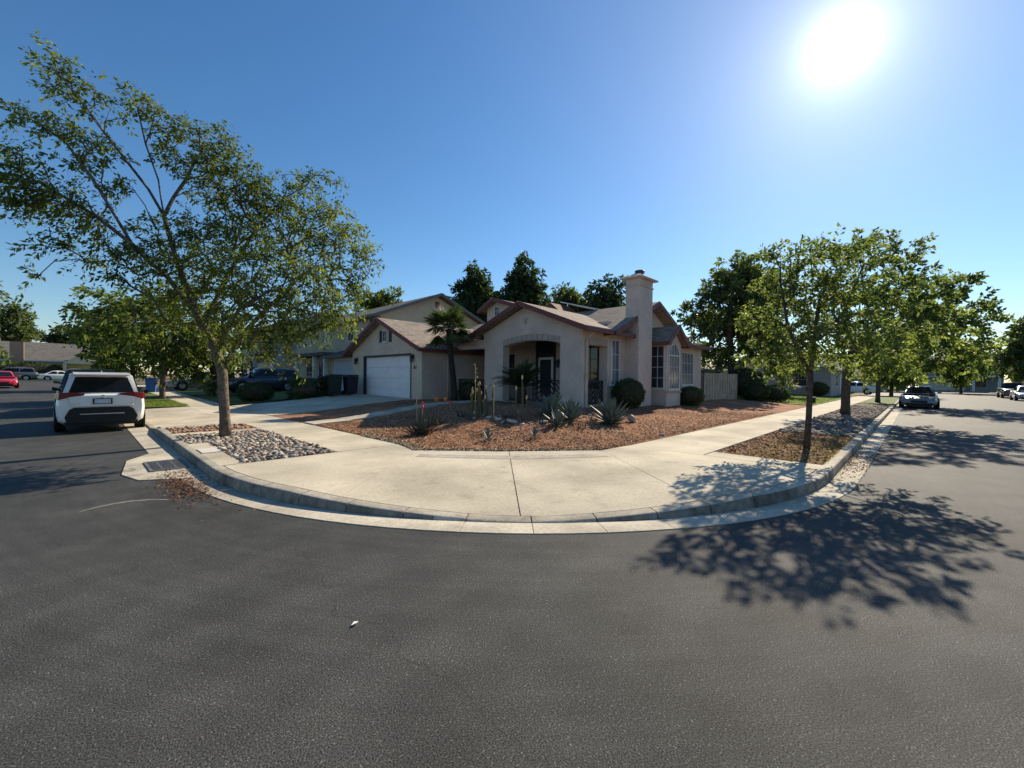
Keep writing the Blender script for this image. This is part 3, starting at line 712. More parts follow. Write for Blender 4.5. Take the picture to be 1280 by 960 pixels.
# porch door with transom, porch windows
d = MB().box(PB-.06, PB-.001, 12.62, 13.86, fz, 3.5).build('door_surround', DKFR, H)
dd = MB().box(PB-.09, PB-.061, 12.72, 13.66, fz+.02, 2.72).build('door', WHITE, H)
MB().box(PB-.098, PB-.0905, 12.84, 13.54, fz+.15, 2.6).build('screen', DKFR, dd)
MB().tube([(PB-.12, 12.78, 1.6), (PB-.12, 12.78, 1.75)], .015, 6).build('handle', CHROME, dd)
window(H, (PB-.061, 13.7, 2.85), (0, -1, 0), 1.0, .58, 3, 1, fm=DKFR, gm=GLASS)
window(H, (PB-.002, 16.3, 1.4), (0, -1, 0), 1.0, 1.6, 2, 2); window(H, (PB-.002, 11.5, 1.3), (0, -1, 0), 1.3, 1.9, 3, 3, gm=GLASS, fm=DKFR)
lamp(PB-.06, 12.35, 2.4)
# chevron railings
def railing(a, bb, z0, z1):
    a = Vector(a); bb = Vector(bb); d = bb-a; ln = d.length; d.normalize()
    r = MB(); r.beam(a+Vector((0, 0, z1)), bb+Vector((0, 0, z1)), .05, .05); r.beam(a+Vector((0, 0, z0)), bb+Vector((0, 0, z0)), .05, .05)
    for k in (0, 1): q = a+d*(ln*k); q2 = q+d*(.03 if k == 0 else -.03); r.beam(q2+Vector((0, 0, z0+.026)), q2+Vector((0, 0, z1-.026)), .045, .045)
    R = r.build('railing', BLKM, H); h = z1-z0
    for s in (1, -1):
        c0 = ln/2
        n = int((ln/2+h*.8)/.17)
        for k in range(n):
            x0 = k*.17+.03; pa = (x0, z0); pb = (x0-h*.75, z1)   # offsets from the middle, leaning inwards at the top
            if pa[0] > ln/2-.05:
                f = (pa[0]-(ln/2-.05))/(h*.75); pa = (ln/2-.05, z0+f*h)
            if pb[0] < 0: f = -pb[0]/(h*.75); pb = (0.0, z1-f*h)
            if pa[1] >= z1-.05 or pb[1] <= z0+.06: continue
            MB().beam(a+d*(c0+s*pa[0])+Vector((0, 0, pa[1]+.02)), a+d*(c0+s*pb[0])+Vector((0, 0, pb[1]-.02)), .02, .065).build('slat', BLKM, R)
railing((PX+.2, 10.4, 0), (PX+.2, 12.0, 0), fz+.08, 1.58); railing((13.93, 9.5, 0), (15.32, 9.5, 0), fz+.08, 1.58); railing((PX+.15, 14.93, 0), (PX+.15, 17.0, 0), fz+.08, 1.58)
downspout([(13.75, 8.92, 3.55), (13.75, 8.95, 3.45), (13.72, 9.2, 3.25), (13.72, 9.26, 3.1), (13.72, 9.26, .5)], m=CONC2)
gable(H, 'x', PX-.42, 18.2, 8.86, 3.64, 12.34, 4.97, 15.45, 3.76, ROOFX)
# main body: gable to the right street, chimney, bay
MB().box(16.401, 18.62, 9.303, 9.7, .1, 3.7).box(20.2, 24.7, 8.86, 9.2, .1, 3.5).box(24.4, 24.701, 9.21, 20, .1, 3.5).build('wall', STUC, H)
MB().prism([(15.36, 9.304, 3.71), (22.6, 9.304, 3.71), (18.95, 9.304, 5.2)], (0, .35, 0)).build('gable_wall', STUC, H)
gable(H, 'y', 8.75, 21.5, 15.1, 3.64, 18.95, 5.34, 22.85, 3.64, ROOFY, rake1=False)
window(H, (15.55, 9.301, 1.42), (1, 0, 0), .74, 1.95, 2, 3, gm=CURT)
ch = MB(); ch.box(16.8, 18.08, 8.66, 9.302, .1, 5.75).box(16.76, 18.12, 8.62, 9.36, 5.751, 5.80).box(16.8, 18.08, 8.66, 9.303, 5.80, 6.08)
CH = ch.build('chimney', STUC, H)
MB().add([(16.62, 8.48, 6.08), (18.26, 8.48, 6.08), (18.26, 9.5, 6.08), (16.62, 9.5, 6.08), (16.62, 8.48, 6.15), (18.26, 8.48, 6.15), (18.26, 9.5, 6.15), (16.62, 9.5, 6.15), (17.15, 8.85, 6.36), (17.73, 8.85, 6.36), (17.73, 9.13, 6.36), (17.15, 9.13, 6.36)],
         [(3,2,1,0),(0,1,5,4),(1,2,6,5),(2,3,7,6),(3,0,4,7),(4,5,9,8),(5,6,10,9),(6,7,11,10),(7,4,8,11),(8,9,10,11)]).build('chimney_cap', STUC, CH)
MB().lathe([(.15, 6.36), (.15, 6.42), (.22, 6.42), (.22, 6.45), (.15, 6.47), (.15, 6.5), (.23, 6.5), (.2, 6.54), (.05, 6.55)], (17.44, 8.98, 0), 12).build('flue', IRON, CH, smooth=40)
b = MB().box(18.6, 20.198, 8.2, 9.301, .1, 3.36); b.prism([(18.6, 8.2005, 3.36), (20.198, 8.2005, 3.36), (19.4, 8.2005, 4.0)], (0, 1.0, 0)); b.build('bay', STUC, H)
gable(H, 'y', 7.95, 10.6, 18.28, 3.4, 19.4, 4.2, 20.55, 3.4, ROOFY, rake1=False, t=.09)
window(H, (18.598, 8.95, 1.25), (0, -1, 0), .68, 2.0, 2, 4, gm=GLASS)
window(H, (18.80, 8.199, 1.22), (1, 0, 0), 1.18, 2.17, 4, 3, arch=True, gm=CURT)
window(H, (21.85, 8.859, 1.4), (1, 0, 0), 1.6, 1.75, 4, 3, gm=CURT)
MB().box(18.56, 20.24, 8.15, 8.199, 1.05, 1.14).build('bay_sill', TRIMST, H)
b = MB().slab([(20.3, 8.5, 3.55), (25.1, 8.5, 3.55), (25.1, 12.5, 4.75), (20.3, 12.5, 4.75)], .12).build('roof', ROOFX, H)
MB().beam((20.2, 8.44, 3.46), (25.14, 8.44, 3.46), .1, .18).beam((25.15, 8.5, 3.47), (25.15, 12.5, 4.67), .05, .2).build('fascia', RED, b)
# wing roof between garage and porch, upper gable with little window
b = MB().slab([(PX-.5, 15.3, 3.55), (PX-.5, 17.5, 3.55), (17.3, 17.5, 4.85), (17.3, 15.3, 4.85)][::-1], .12).build('roof', ROOFY, H)
MB().beam((PX-.54, 15.3, 3.45), (PX-.54, 17.5, 3.45), .08, .17).build('fascia', RED, b)
b = MB().box(16.2, 20, 15.0, 17.7, 4.0, 5.25); b.prism([(16.2, 15.0, 5.25), (16.2, 17.7, 5.25), (16.2, 17.7, 5.6), (16.2, 16.9, 5.95), (16.2, 15.0, 5.4)], (3.8, 0, 0)); b.build('upper_wall', STUCL, H)
gable(H, 'x', 15.8, 21, 14.5, 5.38, 16.9, 6.1, 18.0, 5.55, ROOFX, t=.1)
window(H, (16.198, 17.08, 4.95), (0, -1, 0), .42, .72, 2, 3, gm=GLASS)
b = MB().prism([(17.5, 15.0, 5.2), (17.5, 13.2, 5.0), (17.5, 14.15, 5.75)], (1.8, 0, 0)).build('roof_vent', SOFF, H)
sp = MB().slab([(18.7, 14.4, 6.0), (18.7, 12.0, 5.35), (20.3, 12.0, 5.35), (20.3, 14.4, 6.0)], .05).build('solar_panel', WHITE, H)
MB().slab([(18.74, 14.36, 6.004), (18.74, 12.04, 5.364), (20.26, 12.04, 5.364), (20.26, 14.36, 6.004)], .008).build('cell_sheet', CARGL, sp)
MB().beam((19.0, 12.3, 4.9), (19.0, 12.3, 5.4), .05, .05).beam((19.0, 14.1, 4.9), (19.0, 14.1, 5.88), .05, .05).build('rail', CHROME, sp)

# neighbour: two storeys, gable to the camera
NB = thing('two_storey_house', 'two storey beige stucco house with a grey gable roof behind the corner house', 'house', (14, 28, 0.5))
MB().box(13.5, 22.5, 25.0, 40, .2, 5.75).box(12.5, 13.499, 25.4, 30.2, .2, 3.1).build('wall', STUCN, NB)
MB().prism([(13.5, 25.001, 5.751), (22.5, 25.001, 5.751), (18, 25.001, 7.5)], (0, .3, 0)).build('gable_wall', STUCN, NB)
gable(NB, 'y', 24.5, 40.5, 13.0, 5.72, 18, 7.72, 23.0, 5.72, ROOFG, fm=mat('grey_fascia', (0.13, 0.13, 0.135), .7))
b = MB().slab([(11.95, 25.0, 3.1), (13.5, 25.0, 3.6), (13.5, 30.6, 3.6), (11.95, 30.6, 3.1)], .12).build('porch_roof', ROOFG, NB)
MB().beam((11.9, 25, 3.02), (11.9, 30.6, 3.02), .08, .17).build('fascia', MATS['grey_fascia'], b)
MB().box(12.46, 12.499, 25.95, 29.5, .45, 2.95).build('door_frame', WHITE, NB)
gd = MB().box(12.44, 12.459, 26.1, 29.35, .45, 2.8).build('garage_door', GDOORB, NB)
for k in range(4): MB().box(12.415, 12.439, 26.12, 29.33, .5+k*.57, .5+k*.57+.55).build('panel', GDOORB, gd, bevel=.012)
window(NB, (13.498, 26.42, 4.4), (0, -1, 0), 1.0, 1.15, 2, 1); window(NB, (13.498, 29.6, 4.2), (0, -1, 0), .9, 1.2, 2, 1); window(NB, (13.498, 34, 4.2), (0, -1, 0), 1.2, 1.2, 2, 1)
MB().box(13.44, 13.499, 31.3, 32.5, .4, 2.6).build('door', DKFR, NB); window(NB, (13.498, 37.5, 1.2), (0, -1, 0), 1.8, 1.6, 3, 2); window(NB, (13.498, 34.9, 1.0), (0, -1, 0), 1.2, 1.9, 2, 2)
for y in (31.0, 33.0, 36.6): MB().box(12.3, 12.55, y-.12, y+.12, .3, 3.2).build('column', WHITE, NB)
MB().box(12.1, 13.499, 30.7, 38.8, 3.2, 3.45).build('porch_roof', ROOFG, NB)
MB().box(17.8, 18.15, 24.97, 24.999, 6.75, 7.15).build('gable_vent', SOFF, NB); MB().tube([(15.6, 27, 6.5), (15.6, 27, 7.2)], .06, 8).build('roof_pipe', IRON, NB)

def simple_house(name, label, x0, x1, y0, y1, z, hw, axis, rise, wm, rm, wins, over=.5, fm=WHITE, extra=None):
    t = thing(name, label, 'house', ((x0+x1)/2, (y0+y1)/2, z))
    MB().box(x0, x1, y0, y1, z-.3, z+hw).build('wall', wm, t)
    if axis == 'x':
        c = (y0+y1)/2; k = rise/((y1-y0)/2)
        for xx in (x0, x1-.2): MB().prism([(xx, y0+.001, z+hw), (xx, y1-.001, z+hw), (xx, c, z+hw+rise)], (.2, 0, 0)).build('gable_wall', wm, t)
        gable(t, 'x', x0-over, x1+over, y0-over, z+hw-over*k+.1, c, z+hw+rise+.12, y1+over, z+hw-over*k+.1, rm, fm=fm)
    else:
        c = (x0+x1)/2; k = rise/((x1-x0)/2)
        for yy in (y0, y1-.2): MB().prism([(x0+.001, yy, z+hw), (x1-.001, yy, z+hw), (c, yy, z+hw+rise)], (0, .2, 0)).build('gable_wall', wm, t)
        gable(t, 'y', y0-over, y1+over, x0-over, z+hw-over*k+.1, c, z+hw+rise+.12, x1+over, z+hw-over*k+.1, rm, fm=fm)
    for side, a, zz, ww, hh in wins:
        if side == '-x': window(t, (x0-.002, a+ww/2, z+zz), (0, -1, 0), ww, hh, 2, 2)
        if side == '-y': window(t, (a-ww/2, y0-.002, z+zz), (1, 0, 0), ww, hh, 2, 2)
        if side == 'g-x':
            g = MB().box(x0-.03, x0-.002, a-ww/2, a+ww/2, z, z+hh).build('garage_door', GDOOR, t)
            for q in range(4): MB().box(x0-.05, x0-.031, a-ww/2+.03, a+ww/2-.03, z+.03+q*hh/4, z+(q+1)*hh/4).build('panel', GDOOR, g)
        if side == 'g-y':
            g = MB().box(a-ww/2, a+ww/2, y0-.03, y0-.002, z, z+hh).build('garage_door', GDOOR, t)
            for q in range(4): MB().box(a-ww/2+.03, a+ww/2-.03, y0-.05, y0-.031, z+.03+q*hh/4, z+(q+1)*hh/4).build('panel', GDOOR, g)
    return t
BLUEH = mat('blue_grey_siding', (0.30, 0.34, 0.40), .85, .08, 6); CREAM = mat('cream_stucco', (0.52, 0.46, 0.34), .9, .06, 5); GREYH = mat('grey_stucco', (0.30, 0.31, 0.32), .9, .06, 5); PINKH = mat('peach_stucco', (0.46, 0.33, 0.25), .9, .06, 5)
t = simple_house('siding_house', 'two storey blue grey house glimpsed between the left street trees', 12.5, 22, 42, 54, .8, 5.6, 'y', 1.8, BLUEH, ROOFG, [('-x', 45, 3.6, 1.4, 1.3), ('-x', 50, 3.6, 1.4, 1.3), ('-y', 15, 3.6, 1.2, 1.3), ('-x', 51, .8, 1.8, 1.5), ('g-x', 45.5, 0, 4.6, 2.2)])
b = MB().slab([(10.4, 42.2, 3.0+.5), (12.49, 42.2, 3.5+.5), (12.49, 49, 3.5+.5), (10.4, 49, 3.0+.5)], .12).build('awning', DKFR, t)
for y in (42.5, 48.7): MB().box(10.5, 10.65, y, y+.15, .4, 3.35).build('post', DKFR, t)
t = simple_house('end_house', 'low house with a brick chimney at the far end of the left street', -11.5, 2.2, 92, 103, 1.0, 2.8, 'x', 2.6, CREAM, ROOFGX, [('-y', -3, .9, 2, 1.3), ('-y', -9, .9, 2, 1.3)], fm=WHITE)
CHB = mat('chimney_brick', (0.42, 0.25, 0.17), .9, .25, 14)
MB().box(-6.9, -5.6, 91.4, 91.99, .7, 6.2).build('chimney', CHB, t)
MB().prism([(-1.8, 88.5, 3.2), (1.6, 88.5, 3.2), (-.1, 88.5, 4.7)], (0, 3.4, 0)).box(-1.75, -1.4, 88.6, 88.9, .7, 3.19).box(1.2, 1.55, 88.6, 88.9, .7, 3.19).build('entry_gable', CREAM, t)
t = simple_house('cream_house', 'cream gabled house front at the far left edge', -30, -13, 90, 100, 1.0, 2.8, 'y', 3.2, CREAM, ROOFG, [('-y', -20, .9, 2.4, 1.4)])
t = simple_house('back_house', 'low house with a tan roof showing over the wooden fence', 34, 46, 14.5, 25, .4, 2.5, 'x', 2.0, PINKH, ROOFX, [('-x', 17, .9, 1.4, 1.3), ('-y', 38, .9, 1.6, 1.3)])
t = simple_house('grey_house', 'low grey house with a white garage door behind the right verge trees', 53, 66, 6.2, 17, .4, 2.7, 'x', 2.0, GREYH, ROOFGX, [('-x', 9, .8, 1.6, 1.4), ('-y', 57, .8, 2, 1.3), ('g-y', 62, 0, 4.6, 2.2)])
t = simple_house('pale_house', 'pale house further along the right pavement', 72, 86, 7.5, 18, .3, 2.8, 'y', 2.2, CREAM, ROOFG, [('-x', 11, .8, 1.6, 1.4), ('-y', 76, .8, 2, 1.3), ('g-y', 82, 0, 4.6, 2.2)])
t = simple_house('far_house', 'two storey grey house with white columns facing down the right street', 122, 133, -12, 0, .3, 5.2, 'y', 2, GREYH, ROOFG, [('-x', -8.5, 3.4, 1.8, 1.3), ('-x', -3, 3.4, 1.8, 1.3), ('g-x', -3.2, 0, 4.8, 2.3), ('-x', -9, .6, 1.6, 1.8)])
for y in (-11.3, -8.0, -6.6): MB().box(120.4, 120.8, y-.2, y+.2, .2, 2.9).build('column', WHITE, t)
MB().box(120.2, 121.99, -12, 0, 2.9, 3.2).build('porch_roof', WHITE, t)
t = simple_house('long_house', 'long low grey house right of the columned house at the street end', 122, 132, -32, -14, .3, 2.9, 'y', 2, PINKH, ROOFG, [('-x', -18, .8, 1.8, 1.4), ('g-x', -24, 0, 4.8, 2.3)])
t = simple_house('hedge_house', 'brown roofed house left of the columned house at the street end', 122, 133, 3, 18, .3, 2.9, 'y', 2.2, STUCN, ROOFY, [('-x', 7, .8, 1.8, 1.4), ('g-x', 13, 0, 4.8, 2.3)])

# fence
FE = thing('board_fence', 'weathered tan board fence running right from the house corner', 'fence', (27, 9, .4))
x = 25.2; k = 0
while x < 31.4:
    z0 = gz(x, 8.9)-.02; MB().box(x, x+.205, 8.84+.022*(k % 2), 8.862+.022*(k % 2), z0, 2.12+random.uniform(-.012, .012)).build('board', WOODF, FE); x += .232; k += 1
for z in (.8, 1.9): MB().box(25.1, 31.5, 8.8865+.01, 8.935, z, z+.09).build('rail', WOODF, FE)
for xx in (25.15, 28.2, 31.35): MB().box(xx, xx+.1, 8.936, 9.03, .2, 2.1).build('post', WOODF, FE)
GT = thing('side_gate', 'narrow dark board gate between the house and the tan fence', 'gate', (24.9, 8.9, .4))
for k in range(3): MB().box(24.71+k*.14, 24.71+k*.14+.134, 8.93, 8.955, .42, 2.0).build('board', WOODR, GT)
MB().box(24.71, 25.12, 8.957, 8.99, 1.75, 1.84).build('rail', WOODR, GT)
SH = thing('garden_shed', 'low dark board shed roof behind the tan fence', 'shed', (29, 12, .4))
MB().box(26.5, 33, 10.6, 12.8, .3, 2.3).build('wall', WOODR, SH); MB().slab([(26.2, 10.3, 2.4), (33.3, 10.3, 2.4), (33.3, 13, 2.75), (26.2, 13, 2.75)], .1).build('roof', WOODR, SH)

# ---------------------------------------------------------------- trees
def tree(name, label, base, limbs, clumps, per, leaf_n, leaf_len, lm, bm_, seed, group=None, r0=None, rtip=0.006, droop=0.25, wind=(0, 0, 0), width=0.22, bend=0.12, twig=0.35, minr=0.0, tone_b=0.0, sides=5, attach=0.25, up_pull=0.0):
    """limbs: list of polylines of world points (first is the trunk); clumps: (centre, radius xyz) of the crown"""
    rng = np.random.default_rng(seed)
    T = thing(name, label, 'tree', tuple(base), group=group)
    nodes = []; par = []; own = []
    def addn(p, q): nodes.append(np.array(p, float)); par.append(q); return len(nodes)-1
    for li, line in enumerate(limbs):
        line = [np.array(q, float) for q in line]
        if li == 0: prev = addn(line[0], -1)
        else:
            D = np.linalg.norm(np.array(nodes)-line[0], axis=1); prev = int(np.argmin(D))
        for a, b_ in zip(line, line[1:]):
            m = max(1, int(np.linalg.norm(b_-a)/0.45))
            for s in range(1, m+1): prev = addn(a+(b_-a)*s/m + (rng.normal(0, .012, 3) if s < m else 0), prev)
    n_limb = len(nodes); ntrunk = max(2, int(0.5*len(limbs[0])))
    cs = []; cid = []
    for ci, (c, r) in enumerate(clumps):
        r = np.array(r if hasattr(r, '__len__') else (r, r, r), float)
        m = max(3, int(per*(r[0]*r[1]*r[2])**(2/3.)))
        d = rng.normal(0, 1, (m, 3)); d = unit(d)*(rng.uniform(0.12, 1.0, (m, 1))**0.5)
        cs.append(np.array(c)+d*r); cid += [ci]*m
    cs = np.concatenate(cs); cid = np.array(cid)
    top = np.array(limbs[0][-1]); order = np.argsort(np.linalg.norm(cs-top, axis=1))
    ctone = rng.normal(0, .13, len(clumps))
    zmin = limbs[0][0][2] + 0.55*(limbs[0][-1][2]-limbs[0][0][2])
    arr = np.zeros((n_limb+len(cs)*3, 3)); arr[:n_limb] = nodes; cnt = n_limb
    plen = np.zeros(len(arr))
    for i in range(n_limb):
        if par[i] >= 0: plen[i] = plen[par[i]]+np.linalg.norm(arr[i]-arr[par[i]])
    ok = np.zeros(len(arr)); ok[:n_limb] = np.where(arr[:n_limb, 2] < zmin, 50.0, 0)
    tips = []
    for i in order:
        c = cs[i]; D = np.linalg.norm(arr[:cnt]-c, axis=1)
        q = int(np.argmin(D+attach*plen[:cnt]+ok[:cnt])); d = D[q]; p0 = arr[q].copy(); prev = q
        m = 2 if d > .5 else 1
        for s in range(1, m+1):
            f = s/m; pos = p0+(c-p0)*f
            if s < m: pos = pos + rng.normal(0, bend*d*.5, 3) + np.array([0, 0, bend*d*.6])
            arr[cnt] = pos; par.append(prev); plen[cnt] = plen[prev]+d/m; prev = cnt; cnt += 1
        tips.append((prev, i))
    arr = arr[:cnt]; par = np.array(par)
    w_ = np.zeros(cnt)
    for t_, _ in tips: w_[t_] += 1
    for i in range(cnt-1, 0, -1):
        if par[i] >= 0: w_[par[i]] += w_[i]
    tot_ = w_[0]; R0 = r0
    expo = math.log(max(R0/rtip, 2))/math.log(max(tot_, 2))
    rad = rtip*np.maximum(w_, 1)**expo
    b = MB(); 
    # long smooth chains: follow the heaviest child
    kids = {}
    for i in range(1, cnt): kids.setdefault(par[i], []).append(i)
    stack = [(0, None)]; done = set()
    while stack:
        s0, pp = stack.pop(); chain = [s0]; 
        while kids.get(chain[-1]):
            ks = sorted(kids[chain[-1]], key=lambda k: -w_[k]); chain.append(ks[0])
            for k in ks[1:]: stack.append((k, chain[-2]))
        pts = [arr[i] for i in chain]; rs = [rad[i] for i in chain]
        if pp is not None: pts = [arr[pp]]+pts; rs = [min(rs[0]*1.15, rad[pp])]+rs
        if max(rs) < minr: continue
        rs[-1] *= .5
        big = max(rs) > .04
        if len(pts) > 1: b.tube(pts, [r*(1.25 if (k == 0 and pp is None) else 1) for k, r in enumerate(rs)], 10 if (pp is None) else (6 if big else 4))
    b.build('trunk', bm_, T, smooth=True)
    # leaves along twigs
    TP = np.array([arr[t_] for t_, _ in tips]); PP = np.array([arr[par[t_]] for t_, _ in tips]); CI = np.array([cid[i] for _, i in tips])
    dr_ = unit(unit(TP-PP)+np.array(wind)+rng.normal(0, .25, TP.shape)); n = len(TP)*leaf_n
    idx = np.repeat(np.arange(len(TP)), leaf_n); f = rng.uniform(-.35, 1.0, n)[:, None]
    side = rng.normal(0, 1, (n, 3)); D = dr_[idx]; side = unit(side-D*np.sum(side*D, 1, keepdims=True))
    tw = twig*rng.uniform(.6, 1.3, (len(TP), 1))[idx]
    C = TP[idx]+D*f*tw+side*(twig*.16)*rng.uniform(0, 1.4, (n, 1)) + np.array([0, 0, -1.0])*(np.maximum(f, 0)**2)*tw*droop
    ln = leaf_len*rng.uniform(.45, 1.55, (n, 1))
    AX = unit(D*.55+side*.8+np.array([0, 0, -droop*1.3])+np.array(wind)*.6+rng.normal(0, .25, (n, 3)))*ln
    nrm = rng.normal(0, 1, (n, 3))+np.array([0, 0, .6]); BX = unit(np.cross(AX, nrm))*ln*width
    tone = .38+tone_b+ctone[CI][idx]+rng.normal(0, .10, len(TP))[idx]+rng.normal(0, .17, n)
    quads_mesh('crown', C, AX, BX, tone, lm, parent=T)
    return T

# windblown tree on the left verge
q = lambda px, py, dz=0: P(px, py, 10.25+dz)
LT_base = P(282, 546, 10.25)
limbs = [[LT_base+np.array([0, 0, -.1]), q(281, 520), q(279, 490), q(278, 466), q(270, 438), q(254, 408), q(243, 388)],
         [q(278, 466), q(290, 438, .1), q(310, 410, .3), q(340, 380, .5), q(375, 345, .6)],
         [q(243, 388), q(208, 345, -.2), q(165, 305, -.5), q(120, 270, -.8), q(70, 240, -1.0), q(25, 215, -1.2)],
         [q(243, 388), q(222, 330, .2), q(205, 270, .3), q(198, 225, .3), q(182, 180, .2), q(172, 135, .1)],
         [q(204, 262, .3), q(165, 210, 0), q(130, 165, -.3), q(100, 125, -.5), q(72, 90, -.7)],
         [q(254, 408), q(282, 350, .8), q(318, 290, 1.0), q(352, 250, 1.0), q(385, 230, 1.0)],
         [q(205, 270, .3), q(232, 225, .6), q(255, 185, .7)],
         [q(165, 305, -.5), q(120, 230, -.9), q(80, 175, -1.1), q(40, 150, -1.3)],
         [q(270, 438), q(300, 385, -.8), q(345, 360, -1.2), q(400, 335, -1.4)]]
cl = [(62, 72, 16, -.7), (82, 92, 16, -.6), (62, 105, 11, -.7), (95, 112, 18, -.5), (118, 135, 16, -.4), (88, 130, 10, -.5),
      (160, 118, 15, .1), (182, 130, 16, .1), (150, 145, 12, 0), (22, 145, 13, -1.4), (45, 152, 18, -1.3), (72, 160, 20, -1.1), (98, 175, 20, -1), (125, 195, 20, -.7), (142, 182, 12, -.3),
      (12, 192, 17, -1.3), (32, 205, 20, -1.3), (15, 228, 24, -1.4), (45, 238, 27, -1.2), (75, 250, 28, -1), (30, 255, 20, -1.3), (102, 265, 22, -.8), (118, 285, 20, -.7),
      (70, 292, 16, -1), (48, 312, 9, -1.2), (72, 312, 12, -1), (40, 344, 6, -1.3), (110, 205, 14, -.8), (135, 225, 16, -.6), (160, 235, 12, -.3),
      (205, 160, 20, .4), (232, 165, 22, .5), (262, 172, 24, .7), (285, 178, 14, .8), (195, 145, 10, .2), (215, 190, 22, .4), (242, 205, 28, .6), (272, 205, 30, .8), (300, 208, 26, .9), (322, 225, 24, 1),
      (262, 240, 30, .7), (300, 250, 36, .9), (335, 262, 36, 1), (372, 228, 20, 1), (398, 222, 16, 1), (418, 226, 9, 1), (360, 255, 28, 1), (395, 262, 30, .9), (420, 285, 30, .8), (440, 305, 26, .6), (455, 328, 18, .5),
      (350, 300, 42, .8), (390, 312, 38, .6), (420, 338, 32, .4), (445, 350, 16, .4), (430, 372, 24, .2), (300, 300, 40, .7), (262, 290, 34, .5), (225, 290, 26, .3), (250, 335, 36, .2), (290, 345, 42, -.3), (335, 350, 42, -.6), (380, 360, 38, -.8),
      (412, 380, 26, -.8), (425, 405, 14, -.8), (345, 392, 34, -.9), (305, 392, 34, -.7), (385, 402, 26, -1), (320, 425, 22, -.9), (290, 428, 18, -.6), (358, 425, 20, -1), (372, 445, 10, -1.1), (330, 448, 10, -.9),
      (145, 310, 20, -.6), (175, 320, 24, -.4), (205, 345, 26, -.2), (230, 372, 24, .1), (200, 375, 18, -.2), (160, 345, 16, -.5), (225, 400, 16, -.1), (185, 290, 20, -.2), (130, 335, 12, -.6), (110, 318, 14, -.7), (255, 375, 24, -.5), (275, 400, 24, -.5), (262, 420, 12, -.3), (215, 318, 20, .2)]
clumps = [(q(a, b_, d), (r*.021, r*.021, r*.0175)) for a, b_, r, d in cl]
tree('windblown_street_tree', 'windblown leaning street tree in the cobble bed by the white car', LT_base, limbs, clumps, 92, 30, 0.088, LF_A, BARKG, 3, r0=.112, droop=.42, wind=(-.18, .18, -.05), width=.2, twig=.36, sides=6, tone_b=.08)
# right verge trees
def px_tree(name, label, base, trunk, cl, Z, per, leaf_n, leaf_len, lm, bm_, seed, r0, group=None, sx=1.0, **kw):
    clumps = [(P(a, b_, Z+d), (r/F*Z*sx*1.1, r/F*Z*sx*1.1, r/F*Z*.95)) for a, b_, r, d in cl]
    return tree(name, label, base, trunk, clumps, per, leaf_n, leaf_len, lm, bm_, seed, group, r0=r0, **kw)
VG = 'young trees on the right verge'
T1 = G(1008, 561); Z1 = float((T1-np.array([0, 0, EYE]))@FW)
px_tree('verge_tree', 'slender near verge tree with a thin leaning trunk by the ramp', T1, [[T1+np.array([0, 0, -.1]), P(1011, 520, Z1), P(1013, 470, Z1), P(1018, 420, Z1), P(1025, 370, Z1)], [P(1013, 462, Z1), P(985, 410, Z1+.2), P(975, 350, Z1+.3)], [P(1016, 440, Z1), P(1055, 390, Z1-.3), P(1080, 330, Z1-.4)], [P(1018, 425, Z1), P(1060, 400, Z1-.8), P(1110, 370, Z1-1.0)]],
        [(948, 400, 20, .3), (932, 403, 8, .3), (968, 365, 28, .4), (985, 330, 26, .3), (968, 318, 12, .3), (1008, 318, 22, 0), (1018, 365, 36, 0), (985, 395, 36, .6), (962, 432, 22, .4), (940, 445, 9, .3), (1050, 318, 22, -.3), (1080, 306, 12, -.1), (1058, 365, 36, -.6), (1092, 338, 20, -.1), (1100, 385, 28, -.3), (1124, 375, 14, -.4), (1020, 420, 32, -.6), (1065, 420, 32, -.9), (1000, 445, 20, .3), (1040, 452, 16, -.2), (1105, 425, 22, -.5), (975, 460, 10, .5), (1130, 415, 14, -.8)],
        Z1, 82, 42, .078, LF_B, BARKD, 21, .058, VG, wind=(0, -.25, .0), droop=.2, width=.27, twig=.3)
T2 = G(1056, 519); Z2 = float((T2-np.array([0, 0, EYE]))@FW)
px_tree('verge_tree', 'thicker trunked verge tree standing in the cobbles behind the slender tree', T2, [[T2+np.array([0, 0, -.1]), P(1057, 490, Z2), P(1060, 460, Z2), P(1068, 420, Z2), P(1075, 380, Z2)], [P(1063, 445, Z2), P(1100, 400, Z2), P(1130, 350, Z2-.5)], [P(1065, 430, Z2), P(1040, 390, Z2), P(1050, 340, Z2)]],
        [(1045, 330, 26, .5), (1075, 312, 22, 0), (1105, 306, 18, 0), (1110, 345, 32, 0), (1135, 322, 14, -.6), (1150, 308, 7, -.8), (1070, 385, 36, 0), (1120, 385, 34, -.6), (1155, 375, 28, -1), (1150, 415, 30, -1), (1100, 425, 34, -.8), (1060, 430, 26, 0), (1085, 455, 20, -.5), (1130, 450, 22, -.9), (1030, 410, 26, .6), (1160, 345, 14, -1), (1175, 395, 18, -1.2)],
        Z2, 18, 52, .145, LF_B, BARKD, 22, .17, VG, wind=(0, -.25, 0), droop=.2, width=.3, twig=.5)
T3 = G(1097, 503); Z3 = float((T3-np.array([0, 0, EYE]))@FW)
